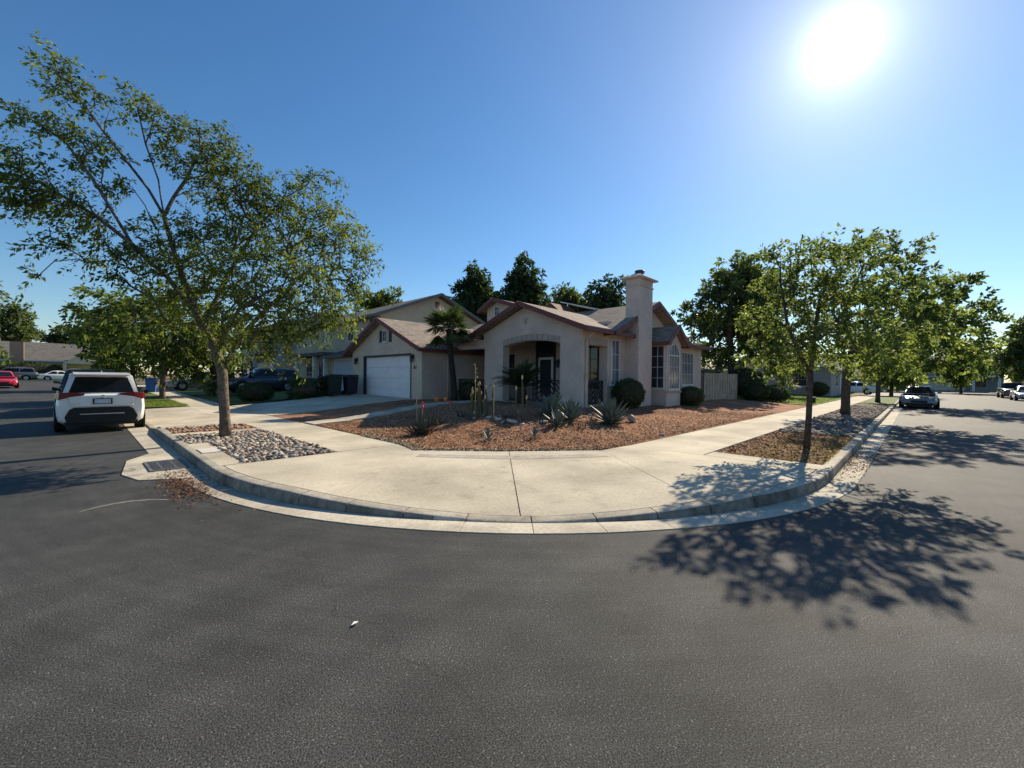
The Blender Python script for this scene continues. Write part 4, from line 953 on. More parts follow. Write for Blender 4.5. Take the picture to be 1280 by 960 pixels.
px_tree('verge_tree', 'third verge tree standing left of the oncoming parked car', T3, [[T3+np.array([0, 0, -.1]), P(1098, 480, Z3), P(1105, 455, Z3), P(1125, 425, Z3), P(1145, 395, Z3)], [P(1115, 440, Z3), P(1160, 410, Z3-2), P(1190, 380, Z3-3)]],
        [(1140, 385, 28, 0), (1170, 365, 22, -1), (1195, 360, 16, -2), (1165, 405, 30, -1), (1200, 390, 26, -2), (1225, 392, 16, -3), (1240, 385, 7, -3), (1195, 425, 26, -2), (1225, 425, 16, -3), (1150, 440, 26, -1), (1120, 440, 24, 0), (1180, 455, 16, -2), (1105, 460, 14, 0), (1140, 462, 14, 0), (1215, 445, 14, -2.5), (1210, 345, 7, -2)],
        Z3, 8.5, 52, .215, LF_B, BARKD, 23, .15, VG, wind=(0, -.25, 0), droop=.2, width=.32, twig=.8)
# free standing trees given by their place and crown
def round_tree(name, label, x, y, z, h, cr, lm, bm_, seed, r0, n=9, per=3.0, leaf_n=30, leaf=.32, dens=2.3, crown_from=.3, group=None, conical=0.0, csz=1.0, **kw):
    rr = random.Random(seed); cl_ = []; zc = z+h*(crown_from+1)/2; hh = h*(1-crown_from)/2
    for k in range(n):
        t_ = (k+.5)/n*2-1; zz = zc+t_*hh*.85; rad_ = cr*math.sqrt(max(.08, 1-t_*t_))*(1-conical*(t_+1)/2)
        m = max(1, int(5*rad_/cr))
        for j in range(m):
            a = rr.uniform(0, 6.28); ro = rad_*rr.uniform(.25, .75); s = csz*cr*rr.uniform(.30, .48)*(1-.4*conical*(t_+1)/2)
            cl_.append(((x+ro*math.cos(a), y+ro*math.sin(a), zz+rr.uniform(-.3, .3)), (s, s, s*.8)))
    if conical > .5:         # dense cone of tiers
        cl_ = []; K = 13
        for k in range(K):
            t_ = (k+.5)/K; zz = z+h*(.14+.84*t_); rad_ = cr*min(1.0, .62+1.3*t_)*(1-t_)**.62; s = .17*cr+.34*rad_
            for j in range(max(1, int(7*rad_/cr))):
                a = k*1.7+j*6.283/max(1, int(7*rad_/cr))+rr.uniform(-.3, .3); ro = max(0, rad_-s*.7)*rr.uniform(.8, 1.1)
                cl_.append(((x+ro*math.cos(a), y+ro*math.sin(a), zz+rr.uniform(-.25, .25)), (s, s, s*.85)))
            if rad_ > .35*cr: cl_.append(((x, y, zz), (s, s, s)))
    tr = [[(x, y, z-.2), (x+.05, y, z+h*.2), (x-.05, y+.1, z+h*.45), (x, y, z+h*.75)]]
    return tree(name, label, (x, y, z), tr, cl_, per*dens, leaf_n, leaf*1.1, lm, bm_, seed, group, r0=r0, minr=.012, **kw)
LS = 'trees lining the left street'
round_tree('street_tree', 'broad green street tree beyond the white car', 3.2, 30.5, slope(30)+.15, 6.3, 4.2, LF_A, BARKG, 31, .14, n=8, per=2.6, leaf_n=30, leaf=.22, crown_from=.26, group=LS, droop=.4, wind=(-.2, .2, 0), twig=.7)
round_tree('street_tree', 'low bushy olive tree beside the broad street tree', 6.0, 33.0, slope(33)+.2, 5.2, 2.6, LF_D, BARKG, 32, .12, n=7, per=3, leaf_n=30, leaf=.24, crown_from=.1, group=LS, droop=.4, twig=.6)
round_tree('street_tree', 'further street tree behind the parked dark car on the left', 3.0, 47, slope(47)+.15, 6.8, 3.6, LF_A, BARKG, 33, .16, n=8, per=3, leaf_n=28, leaf=.32, crown_from=.2, group=LS, twig=.8)
round_tree('cedar_tree', 'feathery cedar at the extreme left edge of the view', -8.9, 76, slope(76)+.2, 13.5, 4.0, LF_D, BARKD, 34, .22, n=11, per=2.2, leaf_n=26, leaf=.45, crown_from=.1, conical=.4, droop=.5, twig=1.1)
round_tree('yard_tree', 'distant pine tree over the roofs at far left', -9, 118, 1.3, 13, 4.2, LF_D, BARKD, 35, .22, n=9, per=1.6, leaf_n=26, leaf=.55, crown_from=.35, twig=1.2)
round_tree('yard_tree', 'distant round tree behind the end house roof', -1, 122, 1.3, 9.5, 4.6, LF_C, BARKD, 36, .22, n=8, per=1.6, leaf_n=26, leaf=.6, crown_from=.2, twig=1.2)
BT = 'dark evergreens rising behind the house'
round_tree('evergreen_tree', 'left of the two dark evergreens rising behind the house', 29.5, 34.3, .4, 13.8, 4.4, LF_C, BARKD, 41, .25, n=13, per=4.2, leaf_n=34, leaf=.36, crown_from=.12, conical=.72, csz=1.25, group=BT, twig=.6)
round_tree('evergreen_tree', 'right and taller of the two dark evergreens behind the house', 31.6, 29.2, .4, 14.1, 4.5, LF_C, BARKD, 42, .25, n=13, per=4.0, leaf_n=34, leaf=.36, crown_from=.12, conical=.6, csz=1.25, group=BT, twig=.6)
BG = 'leafy trees behind the main roof'
round_tree('yard_tree', 'grey green tree left of the chimney behind the solar panel', 41.5, 30.2, .4, 12.4, 3.7, LF_D, BARKD, 43, .22, n=10, per=3, leaf_n=30, leaf=.4, crown_from=.25, group=BG, twig=.7)
round_tree('yard_tree', 'dark leafy tree directly behind the chimney', 42, 25.6, .4, 12.7, 3.9, LF_C, BARKD, 44, .22, n=10, per=3.2, leaf_n=30, leaf=.4, crown_from=.25, group=BG, twig=.7)
round_tree('yard_tree', 'pale tree tip just right of the right evergreen', 44, 33.5, .4, 13.5, 2.6, LF_D, BARKD, 48, .22, n=9, per=2.4, leaf_n=26, leaf=.42, crown_from=.35, group=BG, twig=.8)
round_tree('yard_tree', 'big open leafy tree behind the tan fence', 38.0, 11.2, .4, 11.0, 4.2, LF_D, BARKD, 45, .24, n=10, per=4.0, leaf_n=28, leaf=.34, crown_from=.24, twig=.7)
round_tree('yard_tree', 'yellow green tree top behind the two storey house roof', 27.0, 48.5, .8, 12.2, 3.6, LF_A, BARKD, 46, .2, n=9, per=3, leaf_n=28, leaf=.4, crown_from=.3, twig=.8)
round_tree('yard_tree', 'small bright tree over the grey house lawn', 46, 9.0, .3, 5.8, 2.6, LF_B, BARKD, 47, .12, n=7, per=4, leaf_n=28, leaf=.26, crown_from=.3, twig=.6)
RS = 'far trees on the right street'
for k, (x_, y_, h_, c_, lb) in enumerate([(88, -12.5, 10, 5.2, 'dense dark street tree at the extreme right edge'), (104, -5.5, 8.5, 3.6, 'far tree in front of the columned house'), (112, 4, 10, 5, 'far tree on the left kerb at the right street end'), (70, 2.2, 7.5, 3.6, 'small tree further along the right verge'), (98, -13.5, 9, 4.2, 'tree behind the dark pickup at the right street end')]):
    round_tree('street_tree', lb, x_, y_, .15, h_, c_, LF_B if k % 2 else LF_D, BARKD, 50+k, .18, n=8, per=2.6, leaf_n=26, leaf=.5, crown_from=.22, group=RS, twig=1.0)

# ---------------------------------------------------------------- shrubs
def shrub(name, label, c, r, n, leaf, seed, group=None, boxy=1.0, lm=LF_H):
    rng = np.random.default_rng(seed); T = thing(name, label, 'shrub', (c[0], c[1], c[2]), group=group)
    core = MB(); core.blob((c[0], c[1], c[2]+r[2]*.95), (r[0]*.86, r[1]*.86, r[2]*.88), 3, .06, seed); core.build('twig_core', BARKD, T, smooth=True)
    d = unit(rng.normal(0, 1, (n, 3)))
    if boxy < 1: d = np.sign(d)*np.abs(d)**boxy; d = d/np.max(np.abs(d), axis=1, keepdims=True)*(.82+.18*rng.random((n, 1)))
    k = 1+.035*np.sin(d[:, :1]*9+seed)*np.cos(d[:, 1:2]*8)+.03*np.sin(d[:, 2:]*13)
    C = np.array([c[0], c[1], c[2]+r[2]*.95])+d*np.array(r)*k*rng.uniform(.88, 1.03, (n, 1))
    C[:, 2] = np.maximum(C[:, 2], c[2]+.03)
    AX = unit(d+rng.normal(0, .7, (n, 3)))*leaf*rng.uniform(.6, 1.3, (n, 1)); BX = unit(np.cross(AX, rng.normal(0, 1, (n, 3))))*leaf*.3
    quads_mesh('foliage', C, AX, BX, .35+rng.normal(0, .2, n), lm, parent=T)
    return T
g1 = G(783, 507); shrub('clipped_shrub', 'round clipped shrub against the stucco wall left of the chimney base', (15.9, 8.62, gz(15.9, 8.6)), (.72, .62, .62), 5200, .06, 1)
shrub('clipped_shrub', 'low round shrub under the right hand house window', (21.1, 8.05, gz(21, 8)), (.78, .6, .48), 4200, .06, 2)
s1 = G(308, 503); shrub('clipped_shrub', 'round clipped shrub on the left of the driveway', (s1[0]+.5, s1[1]+.3, s1[2]), (.82, .82, .52), 4200, .075, 3)
s2 = G(370, 499); shrub('box_hedge', 'flat topped hedge between the dark blue car and the bins', (s2[0]+.6, s2[1]+.2, s2[2]), (.75, .9, .56), 4800, .075, 4, boxy=.55)
shrub('clipped_shrub', 'left of two dark shrubs at the end of the tan fence', (32.6, 8.0, gz(32.6, 8)), (.9, .8, .62), 3600, .09, 5)
shrub('clipped_shrub', 'right of two dark shrubs at the end of the tan fence', (34.4, 7.2, gz(34, 7)), (1.0, .9, .6), 3600, .09, 6)
shrub('loose_shrub', 'loose dark bush behind the end of the tan fence', (36.8, 9.9, .3), (1.7, 1.4, 1.2), 3600, .16, 12)
shrub('clipped_shrub', 'rounded bush in front of the far grey house', (50.8, 7.0, .35), (.9, .9, .65), 2200, .11, 7)
shrub('clipped_shrub', 'hedge below the chimney of the end house', (-6, 89.5, .9), (5, 1.2, 1.2), 3500, .25, 8)
shrub('clipped_shrub', 'small dark shrub at the foot of the palm', (13.1, 15.6, .5), (.5, .5, .5), 1800, .07, 9)

# ---------------------------------------------------------------- palm, sago, agaves, cacti, flowers
PT = thing('fan_palm', 'fan palm with a thin dark trunk beside the garage wall', 'palm', (12.2, 15.6, .45))
MB().tube([(12.2, 15.55, .35), (12.22, 15.6, .9), (12.2, 15.68, 1.8), (12.12, 15.78, 2.8), (12.08, 15.85, 3.9)], [.23, .17, .145, .135, .15], 10).build('trunk', PALMB, PT, smooth=True)
def fan_leaf(seed):
    rr = random.Random(seed); b = MB(); C, AX, BX = [], [], []
    for k in range(17):
        a = math.radians(-100+200*k/16); ln = .62*(1-.25*abs(k-8)/8)
        d = np.array([math.cos(a), math.sin(a), -.25-.25*rr.random()])
        C.append([0.55, 0, 0]); AX.append(d*ln); BX.append(np.array([-math.sin(a), math.cos(a), .2])*.035)
    me = quads_mesh('frond', np.array(C), np.array(AX), np.array(BX), RNG.normal(.4, .2, 17), LF_P); m = me.data; bpy.data.objects.remove(me)
    bm = bmesh.new(); bm.from_mesh(m)
    bmesh.ops.create_cube(bm, size=1, matrix=Matrix.Translation((.28, 0, 0)) @ Matrix.Diagonal((.56, .022, .016, 1)))
    bm.to_mesh(m); bm.free(); return m
fl = [fan_leaf(k) for k in range(4)]
for k in range(54):
    el = math.radians(random.uniform(-32, 85)); az = k*2.39996
    o = place('frond', fl[k % 4], PT, (-.12, .25, 3.45+random.uniform(-.15, .2)), (random.uniform(-.3, .3), -el, az), (1, 1, 1))
    o.rotation_mode = 'XYZ'; o.scale = (random.uniform(.95, 1.25),)*3
SG = thing('sago_palm', 'dark sago palm spreading in front of the porch opening', 'palm', (12.75, 11.75, .5))
MB().tube([(12.75, 11.75, .4), (12.75, 11.75, .85), (12.75, 11.75, 1.25)], [.2, .22, .16], 10).build('trunk', PALMB, SG, smooth=True)
def sago_leaf(seed):
    C, AX, BX = [], [], []; pts = []
    for k in range(28):
        t = k/27; x = 1.05*t; z = .35*t-.55*t*t
        pts.append((x, 0, z))
        if k > 2:
            for s in (-1, 1):
                ln = .22*math.sin(math.pi*min(1, t*.9+.12))+.02
                C.append([x, 0, z]); AX.append([ln*.5, s*ln*.85, ln*.25]); BX.append([.013, -s*.006, 0])
    me = quads_mesh('frond', np.array(C), np.array(AX), np.array(BX), RNG.normal(.4, .2, len(C)), LF_G); m = me.data; bpy.data.objects.remove(me)
    bm = bmesh.new(); bm.from_mesh(m)
    for a, b_ in zip(pts[::4], pts[4::4]):
        d = Vector(b_)-Vector(a); mtx = Matrix.Translation((Vector(a)+Vector(b_))/2) @ d.to_track_quat('X', 'Z').to_matrix().to_4x4() @ Matrix.Diagonal((d.length, .014, .012, 1))
        bmesh.ops.create_cube(bm, size=1, matrix=mtx)
    bm.to_mesh(m); bm.free(); return m
sm_ = [sago_leaf(k) for k in range(3)]
for k in range(44): place('frond', sm_[k % 3], SG, (0, 0, .72), (0, -math.radians(random.uniform(5, 80)), k*2.39996), (random.uniform(1.1, 1.4),)*3)
def agave_leaf(L_, w, curl, seed):
    b = LB(); n = 7
    for k in range(n):
        t = k/(n-1); x = L_*t*math.cos(curl*t); z = L_*(t*.35+.0)*1.0 - curl*L_*t*t*.25
        ww = w*(math.sin(math.pi*(.18+.62*t))*1.05)*(1-t**4)+.002; th = ww*.35
        b.v += [(x, -ww, z+ww*.35), (x, 0, z-th*.1), (x, ww, z+ww*.35), (x, 0, z-th)]
    for k in range(n-1):
        for j in range(4): a = 4*k+j; c = 4*k+(j+1) % 4; b.f.append((a, c, c+4, a+4))
    return b.mesh('leaf', AGAV, 50)
ag = [agave_leaf(1.0, .085, c, k) for k, c in enumerate((-.15, .05, .25))]
def agave(label, px, py, size, n, seed, name='agave', group=None, m=None):
    p = G(px, py); rr = random.Random(seed)
    T = thing(name, label, 'agave', (p[0], p[1], p[2]-.03), group=group)
    for k in range(n):
        f = k/n; el = math.radians(82-78*f+rr.uniform(-6, 6)); s = size*(.75+.3*math.sin(math.pi*min(1, f*.8+.25)))*rr.uniform(.88, 1.08)
        place('leaf', ag[rr.randrange(3)], T, (0, 0, .04+.06*(1-f)), (0, -el+.35, k*2.39996+rr.uniform(-.2, .2)), (s, s*1.05, s))
    return T
agave('largest blue grey agave beside the round shrub', 763, 531, .74, 64, 1)
agave('middle sized agave left of the largest agave', 713, 527, .58, 46, 2)
agave('tall narrow agave in front of the porch railing', 690, 521, .66, 40, 3)
agave('small dark spiky succulent between the agaves', 697, 533, .45, 24, 4)
agave('small agave rosette lying low on the open mulch', 668, 548, .22, 16, 5)
agave('tiny agave rosette left of centre in the mulch', 610, 551, .25, 14, 6)
def cactus(label, px, py, cols, group=None):
    p = G(px, py); T = thing('columnar_cactus', label, 'cactus', (p[0], p[1], p[2]), group=group)
    for dx, dy, h, r in cols:
        r *= .62
        b = LB(); n = 9; k = 7
        for j in range(k+1):
            t = j/k; rr = r*(1 if t < .9 else .75) if j < k else r*.35
            for i in range(2*n):
                a = math.pi*i/n; q_ = rr*(1 if i % 2 == 0 else .74)
                b.v.append((dx+q_*math.cos(a)+.03*math.sin(t*3+dx*9), dy+q_*math.sin(a), -.05+(h+.05)*t))
        for j in range(k):
            for i in range(2*n): a = j*2*n+i; c = j*2*n+(i+1) % (2*n); b.f.append((a, c, c+2*n, a+2*n))
        b.f.append(tuple(k*2*n+i for i in range(2*n)))
        s = b.build('stem', CACT, T)
        LB().lathe([(r*.62, h-.012), (r*.9, h+.02), (r*.8, h+.07), (r*.25, h+.11)], (dx+.03*math.sin(3+dx*9), dy, 0), 8).build('dry_tip', CACD, s, smooth=True)
    return T
cactus('clump of columnar cacti with pale dry tips left of the porch', 600, 522, [(-.3, .0, .7, .045), (.08, .22, .75, .05), (-.05, .3, .62, .045), (.2, .15, .66, .045), (-.22, .12, .78, .05), (-.1, -.05, .95, .055), (.02, .1, .92, .055), (.14, -.12, .84, .05), (.24, -.02, .7, .045), (.0, -.2, .55, .045), (-.16, .25, .6, .045), (.3, -.25, .88, .05)])
cactus('pair of thin columnar cacti in front of the sago palm', 652, 526, [(0, 0, 1.15, .045), (-.12, .14, .85, .04), (.1, -.1, .6, .04)])
def stalk(name, label, px, py, h, col, blooms, group=None, cat='flower'):
    p = G(px, py); T = thing(name, label, cat, (p[0], p[1], p[2]), group=group); rr = random.Random(px)
    LB().tube([(0, 0, -.03), (.01, .01, h*.5), (-.015, .0, h)], [.014, .012, .008], 6).build('stem', CACD, T)
    for k in range(blooms[0]):
        z = h-blooms[1]*k/max(1, blooms[0]-1) if blooms[0] > 1 else h
        LB().blob((rr.uniform(-.05, .05), rr.uniform(-.05, .05), z), (blooms[2],)*2+(blooms[2]*1.3,), 1, .25, k).build('bloom', col, T)
    return T
stalk('dry_flower_stalk', 'tall dry flower stalk rising from the cactus clump', 594, 521, 1.55, CACD, (5, .5, .03))
stalk('dry_flower_stalk', 'thin bare pale stake right of the cactus clump', 617, 523, 1.05, CACD, (2, .5, .022))
for k, (px, py, lb) in enumerate([(546, 507, 'leftmost orange poker bloom at the path edge'), (556, 507, 'middle orange poker bloom at the path edge')]): stalk('poker_flower', lb, px, py, .30, ORFL, (6, .08, .055), 'orange poker blooms')
stalk('poker_flower', 'lower pinkish orange bloom right of the two orange blooms', 563, 512, .28, REDFL, (4, .06, .045), 'orange poker blooms')
def aloe(label, px, py, n, s, seed):
    p = G(px, py); rr = random.Random(seed); T = thing('aloe_plant', label, 'succulent', (p[0], p[1], p[2]))
    me = LB()
    for k in range(8):
        t = k/7; w_ = .05*(1-t)+.003; me.v += [(t, -w_, .25*t*t+w_*.5), (t, 0, .25*t*t-.01), (t, w_, .25*t*t+w_*.5)]
    for k in range(7):
        for j in range(2): a = 3*k+j; me.f.append((a, a+1, a+4, a+3))
    m = me.mesh('leaf', ALOE, True)
    for k in range(n): place('leaf', m, T, (rr.gauss(0, .12), rr.gauss(0, .12), .02), (0, -math.radians(rr.uniform(5, 70)), rr.uniform(0, 6.28)), (s*rr.uniform(.7, 1.2),)*3)
    return T
aloe('dark aloe clump under the red bloom', 526, 543, 85, .5, 1); aloe('smaller dark aloe right of the red bloom', 541, 532, 46, .4, 2); aloe('low dark succulent behind the border rocks', 578, 522, 24, .28, 3)
aloe('low dark succulent before the pair of cacti', 640, 523, 26, .3, 4)
aloe('low grey succulent just left of the small dark spiky succulent', 676, 531, 22, .26, 5); aloe('low succulent in front of the middle sized agave', 722, 536, 24, .28, 6); aloe('flat dry succulent by the last border rocks', 742, 529, 20, .26, 7)
stalk('aloe_bloom', 'coral red bloom standing over the dark aloe clump', 528, 530, .62, REDFL, (6, .14, .035))
stalk('dry_flower_stalk', 'thin dry stalk left of the coral red bloom', 521, 528, .75, CACD, (2, .2, .02))
RK = 'rocks edging the cactus bed'
RKP = []
for k in range(46):
    px = 582+random.random()*165; py = 525+6*math.sin(px*.05)+random.uniform(-3, 5)
    p = G(px, py); r = random.uniform(.05, .13)
    if any(math.hypot(p[0]-a, p[1]-b_) < r+c for a, b_, c in RKP): continue
    RKP.append((p[0], p[1], r))
    o = place('border_rock', stone_me[random.choice((0, 4, 5, 9, 1))], None, (p[0], p[1], p[2]+r*.3), (random.gauss(0, .2), random.gauss(0, .2), random.uniform(0, 6)), (r, r, r*.8)); tag(o, 'pale fist sized rock in the row edging the cactus bed', 'rock', RK)
p = G(789, 528); o = place('border_rock', stone_me[0], None, (p[0], p[1], p[2]+.12), (0, .2, .5), (.2, .2, .22)); tag(o, 'round pale boulder right of the largest agave', 'rock')
p = G(827, 545); o = place('border_rock', stone_me[9], None, (p[0], p[1], p[2]+.03), (0, .1, .5), (.1, .1, .1)); tag(o, 'single pale rock at the mulch edge by the pavement', 'rock')

# ---------------------------------------------------------------- bins
def bin_(label, x, y, z, m, rz, s=1.0):
    T = thing('wheelie_bin', label, 'bin', (x, y, z), rz, group='bins beside the garage'); T.scale = (s,)*3
    b = LB(); b.add([(-.25, -.24, .06), (.25, -.24, .06), (.25, .24, .06), (-.25, .24, .06), (-.32, -.3, .98), (.32, -.3, .98), (.32, .3, .98), (-.32, .3, .98)], [(3,2,1,0),(4,5,6,7),(0,1,5,4),(1,2,6,5),(2,3,7,6),(3,0,4,7)]); b.build('body', m, T, bevel=.03)
    LB().add([(-.34, -.33, .985), (.34, -.33, .985), (.34, .36, .985), (-.34, .36, .985), (-.3, -.28, 1.07), (.3, -.28, 1.07), (.3, .32, 1.07), (-.3, .32, 1.07)], [(3,2,1,0),(4,5,6,7),(0,1,5,4),(1,2,6,5),(2,3,7,6),(3,0,4,7)]).build('lid', m, T, bevel=.02)
    LB().beam((-.28, .4, .95), (.28, .4, .95), .035, .035).build('handle', m, T)
    for sx in (-1, 1): LB().lathe([(.05, -.03), (.12, -.03), (.12, .03), (.05, .03)], (0, 0, 0), 12).build('wheel', TYRE, T).matrix_local = Matrix.Translation((sx*.27, .24, .12)) @ Matrix.Rotation(math.pi/2, 4, 'Y')
    return T
GRNB = mat('green_bin_plastic', (0.014, 0.028, 0.022), .5, .1, 8); BLUB = mat('blue_bin_plastic', (0.018, 0.022, 0.036), .5, .1, 8); BLUC = mat('bright_blue_plastic', (0.04, 0.12, 0.35), .5, .1, 8)
bin_('black wheelie bin nearest the hedge, left of the green bin', 9.5, 23.5, gz(9.5, 23.5)+.02, PLAST, math.radians(95), 1.02)
bin_('green wheelie bin between the black bin and the navy bin', 9.6, 22.75, gz(9.6, 22.7)+.02, GRNB, math.radians(85), 1.1)
bin_('navy wheelie bin next to the garage door', 10.45, 22.6, gz(10.4, 22.6)+.02, BLUB, math.radians(92), 1.05)
t = bin_('blue recycling bin at the kerb beyond the white car', 3.4, 38, .18+slope(38), BLUC, math.radians(80), 1.0); del t['group']

# ---------------------------------------------------------------- cars
def car(name, label, loc, rz, paint, kind='sedan', L_=4.7, Wd=1.84, Ht=1.45, group=None, detail=False):
    T = thing(name, label, 'car', loc, rz, group); W = Wd/2
    suv = kind in ('suv', 'pickup')
    gc = .24 if suv else .17; belt = Ht*.635 if suv else Ht*.655; hood = belt*(.93 if suv else .86)
    hl = L_/2
    # stations along x: (x, half width, top, bottom)
    if kind == 'suv': st = [(-hl, W*.90, belt*.97, gc+.12), (-hl+.05, W*.955, belt*1.0, gc+.06), (-hl+.22, W*.985, belt*1.0, gc), (-hl*.4, W, belt, gc-.02), (hl*.28, W, belt*.97, gc-.02), (hl*.42, W*.99, hood*1.01, gc-.02), (hl*.8, W*.95, hood*.95, gc), (hl-.08, W*.86, hood*.80, gc+.04), (hl, W*.76, hood*.66, gc+.12)]
    elif kind == 'pickup': st = [(-hl, W*.95, belt, gc+.25), (-hl+.06, W*.98, belt, gc+.12), (-hl+.3, W, belt, gc+.1), (0, W, belt, gc), (hl*.3, W, belt, gc), (hl*.45, W, hood*1.04, gc), (hl*.85, W*.96, hood*1.0, gc), (hl-.06, W*.9, hood*.9, gc+.05), (hl, W*.84, hood*.7, gc+.12)]
    else: st = [(-hl, W*.76, belt*.88, gc+.2), (-hl+.08, W*.88, belt*.97, gc+.08), (-hl+.35, W*.96, belt*1.0, gc+.02), (-hl*.45, W, belt, gc), (hl*.2, W, belt*.98, gc), (hl*.38, W*.99, hood, gc), (hl*.75, W*.95, hood*.93, gc+.02), (hl-.1, W*.85, hood*.80, gc+.05), (hl, W*.70, hood*.62, gc+.12)]
    b = LB(); prof_n = None
    for x, w_, t_, z0 in st:
        hh = t_-z0
        half = [(0, z0), (w_*.82, z0), (w_*.95, z0+hh*.1), (w_*.985, z0+hh*.3), (w_, z0+hh*.55), (w_*.985, z0+hh*.8), (w_*.93, z0+hh*.96), (w_*.84, t_), (0, t_+.018)]
        ring = [(x, y, z) for y, z in half]+[(x, -y, z) for y, z in half[-2:0:-1]]
        prof_n = len(ring); b.v += ring
    for i in range(len(st)-1):
        for j in range(prof_n): a = i*prof_n+j; c = i*prof_n+(j+1) % prof_n; b.f.append((a, c, c+prof_n, a+prof_n))
    b.f.append(tuple(range(prof_n))); b.f.append(tuple(range((len(st)-1)*prof_n+prof_n-1, (len(st)-1)*prof_n-1, -1)))
    # greenhouse
    if kind == 'suv': gx = (-hl+.10, -hl+.42, hl*.12, hl*.44); wb, wt = W*.86, W*.69
    elif kind == 'pickup': gx = (-hl*.22, -hl*.16, hl*.18, hl*.4); wb, wt = W*.86, W*.7
    else: gx = (-hl*.74, -hl*.36, hl*.06, hl*.42); wb, wt = W*.85, W*.62
    zb = belt-.03; zt = Ht-.04
    def grow(x, y, z): return (x, y, z)
    secs = [(gx[0], wb*.96, zb, zb+.004), (gx[1], wt, zb, zt), ((gx[1]+gx[2])/2, wt*1.03, zb, Ht), (gx[2], wt, zb, zt), (gx[3], wb*.97, zb, zb+.004)]
    base = len(b.v)
    for si, (x, wt_, z0, z1) in enumerate(secs):
        wbase = wb; e = 0.004 if si in (0, 4) else .05; cr = 0.0 if si in (0, 1, 3, 4) else .012
        b.v += [(x, wbase, z0), (x, wt_+(wbase-wt_)*.06, z1-e), (x, wt_*.9, z1), (x, 0, z1+cr), (x, -wt_*.9, z1), (x, -wt_-(-wt_+wbase)*.06, z1-e), (x, -wbase, z0)]
    for i in range(4):
        for j in range(6): a = base+i*7+j; b.f.append((a, a+1, a+8, a+7))
    b.f.append(tuple(base+j for j in range(7))); b.f.append(tuple(base+28+j for j in range(6, -1, -1)))
    b.build('body', paint, T, smooth=38)
    # glass: quads set proud of the greenhouse
    def quad(pts, nm, m, off=.02):
        pts = [Vector(p) for p in pts]; n = (pts[1]-pts[0]).cross(pts[2]-pts[0]).normalized()
        c = sum(pts, Vector())/len(pts)
        if n.dot(c-Vector((0, 0, Ht*.45))) < 0: n = -n
        q_ = LB(); q_.prism([tuple(p+n*(off-.018)) for p in pts], tuple(n*.018)); return q_.build(nm, m, T)
    def lerp3(a, b_, f): return tuple(a[k]+(b_[k]-a[k])*f for k in range(3))
    def pane(A_, B_, C_, D_, nm, ins=(.06, .94), inv_=(.1, .93)):   # A,B bottom, C,D top (C over B)
        def at(u, v): return lerp3(lerp3(A_, B_, u), lerp3(D_, C_, u), v)
        return quad([at(ins[0], inv_[0]), at(ins[1], inv_[0]), at(ins[1], inv_[1]), at(ins[0], inv_[1])], nm, CARGL)
    pane((gx[3], wb, zb), (gx[3], -wb, zb), (gx[2], -wt*.93, zt-.02), (gx[2], wt*.93, zt-.02), 'windscreen')
    pane((gx[0], wb, zb), (gx[0], -wb, zb), (gx[1], -wt*.93, zt-.02), (gx[1], wt*.93, zt-.02), 'rear_window', (.07, .93), (.12, .86) if suv else (.1, .95))
    for s in (1, -1):
        y0, y1 = wb*s, (wt+(wb-wt)*.06)*s
        mid = (gx[1]+gx[2])/2; k0 = gx[0]+(gx[1]-gx[0])*.3; k3 = gx[3]-(gx[3]-gx[2])*.22
        pane((k0, y0, zb), (mid-.03, y0, zb), (mid-.03, y1, zt-.05), (gx[1]+.06, y1, zt-.05), 'side_window', (.02, .98), (.1, .9))
        pane((mid+.03, y0, zb), (k3, y0, zb), (gx[2]-.05, y1, zt-.05), (mid+.03, y1, zt-.05), 'side_window', (.02, .98), (.1, .9))
        LB().add([(hl*.33, s*W*.92, belt+.02), (hl*.33, s*(W+.14), belt+.04), (hl*.40, s*(W+.12), belt+.04), (hl*.42, s*W*.92, belt+.02), (hl*.33, s*W*.92, belt+.10), (hl*.33, s*(W+.14), belt+.16), (hl*.40, s*(W+.12), belt+.15), (hl*.42, s*W*.92, belt+.10)], [(3,2,1,0),(4,5,6,7),(0,1,5,4),(1,2,6,5),(2,3,7,6),(3,0,4,7)]).build('mirror', paint if not detail else PLAST, T, bevel=.02)
        # wheels
        rw = .36 if suv else .32
        for x in (-hl*.585, hl*.6):
            LB().lathe([(rw*1.18, -.03), (rw*1.18, .012)], (x, s*(W-.006), rw+.0), 24, 'y').build('wheel_arch', PLAST, T)
            t = LB().lathe([(rw*.6, -.1), (rw*.94, -.11), (rw, -.07), (rw, .07), (rw*.94, .11), (rw*.6, .1)], (x, s*(W-.085), rw), 24, 'y').build('tyre', TYRE, T, smooth=35)
            LB().lathe([(rw*.62, .0), (rw*.6, .03), (rw*.2, .02), (rw*.1, .03)] if s > 0 else [(rw*.62, .0), (rw*.6, -.03), (rw*.2, -.02), (rw*.1, -.03)], (x, s*(W+.012), rw), 20, 'y').build('rim', RIM, t, smooth=35)
        if not detail:
            LB().add([(hl-.34, s*W*.93, hood*.74), (hl-.04, s*W*.55, hood*.70), (hl-.03, s*W*.55, hood*.60), (hl-.30, s*W*.97, hood*.62), (hl-.30, s*W*.80, hood*.84), (hl-.06, s*W*.5, hood*.78), (hl-.1, s*W*.4, hood*.6), (hl-.4, s*W*.8, hood*.62)], [(0,1,2,3),(4,5,1,0),(7,6,5,4),(3,2,6,7),(0,3,7,4),(1,5,6,2)]).build('headlight', LENS, T, bevel=.01)
            LB().box(-hl-.012, -hl+.2, min(s*W*.5, s*W*.9), max(s*W*.5, s*W*.9), belt*.72, belt*.87).build('taillight', TAIL, T, bevel=.02)
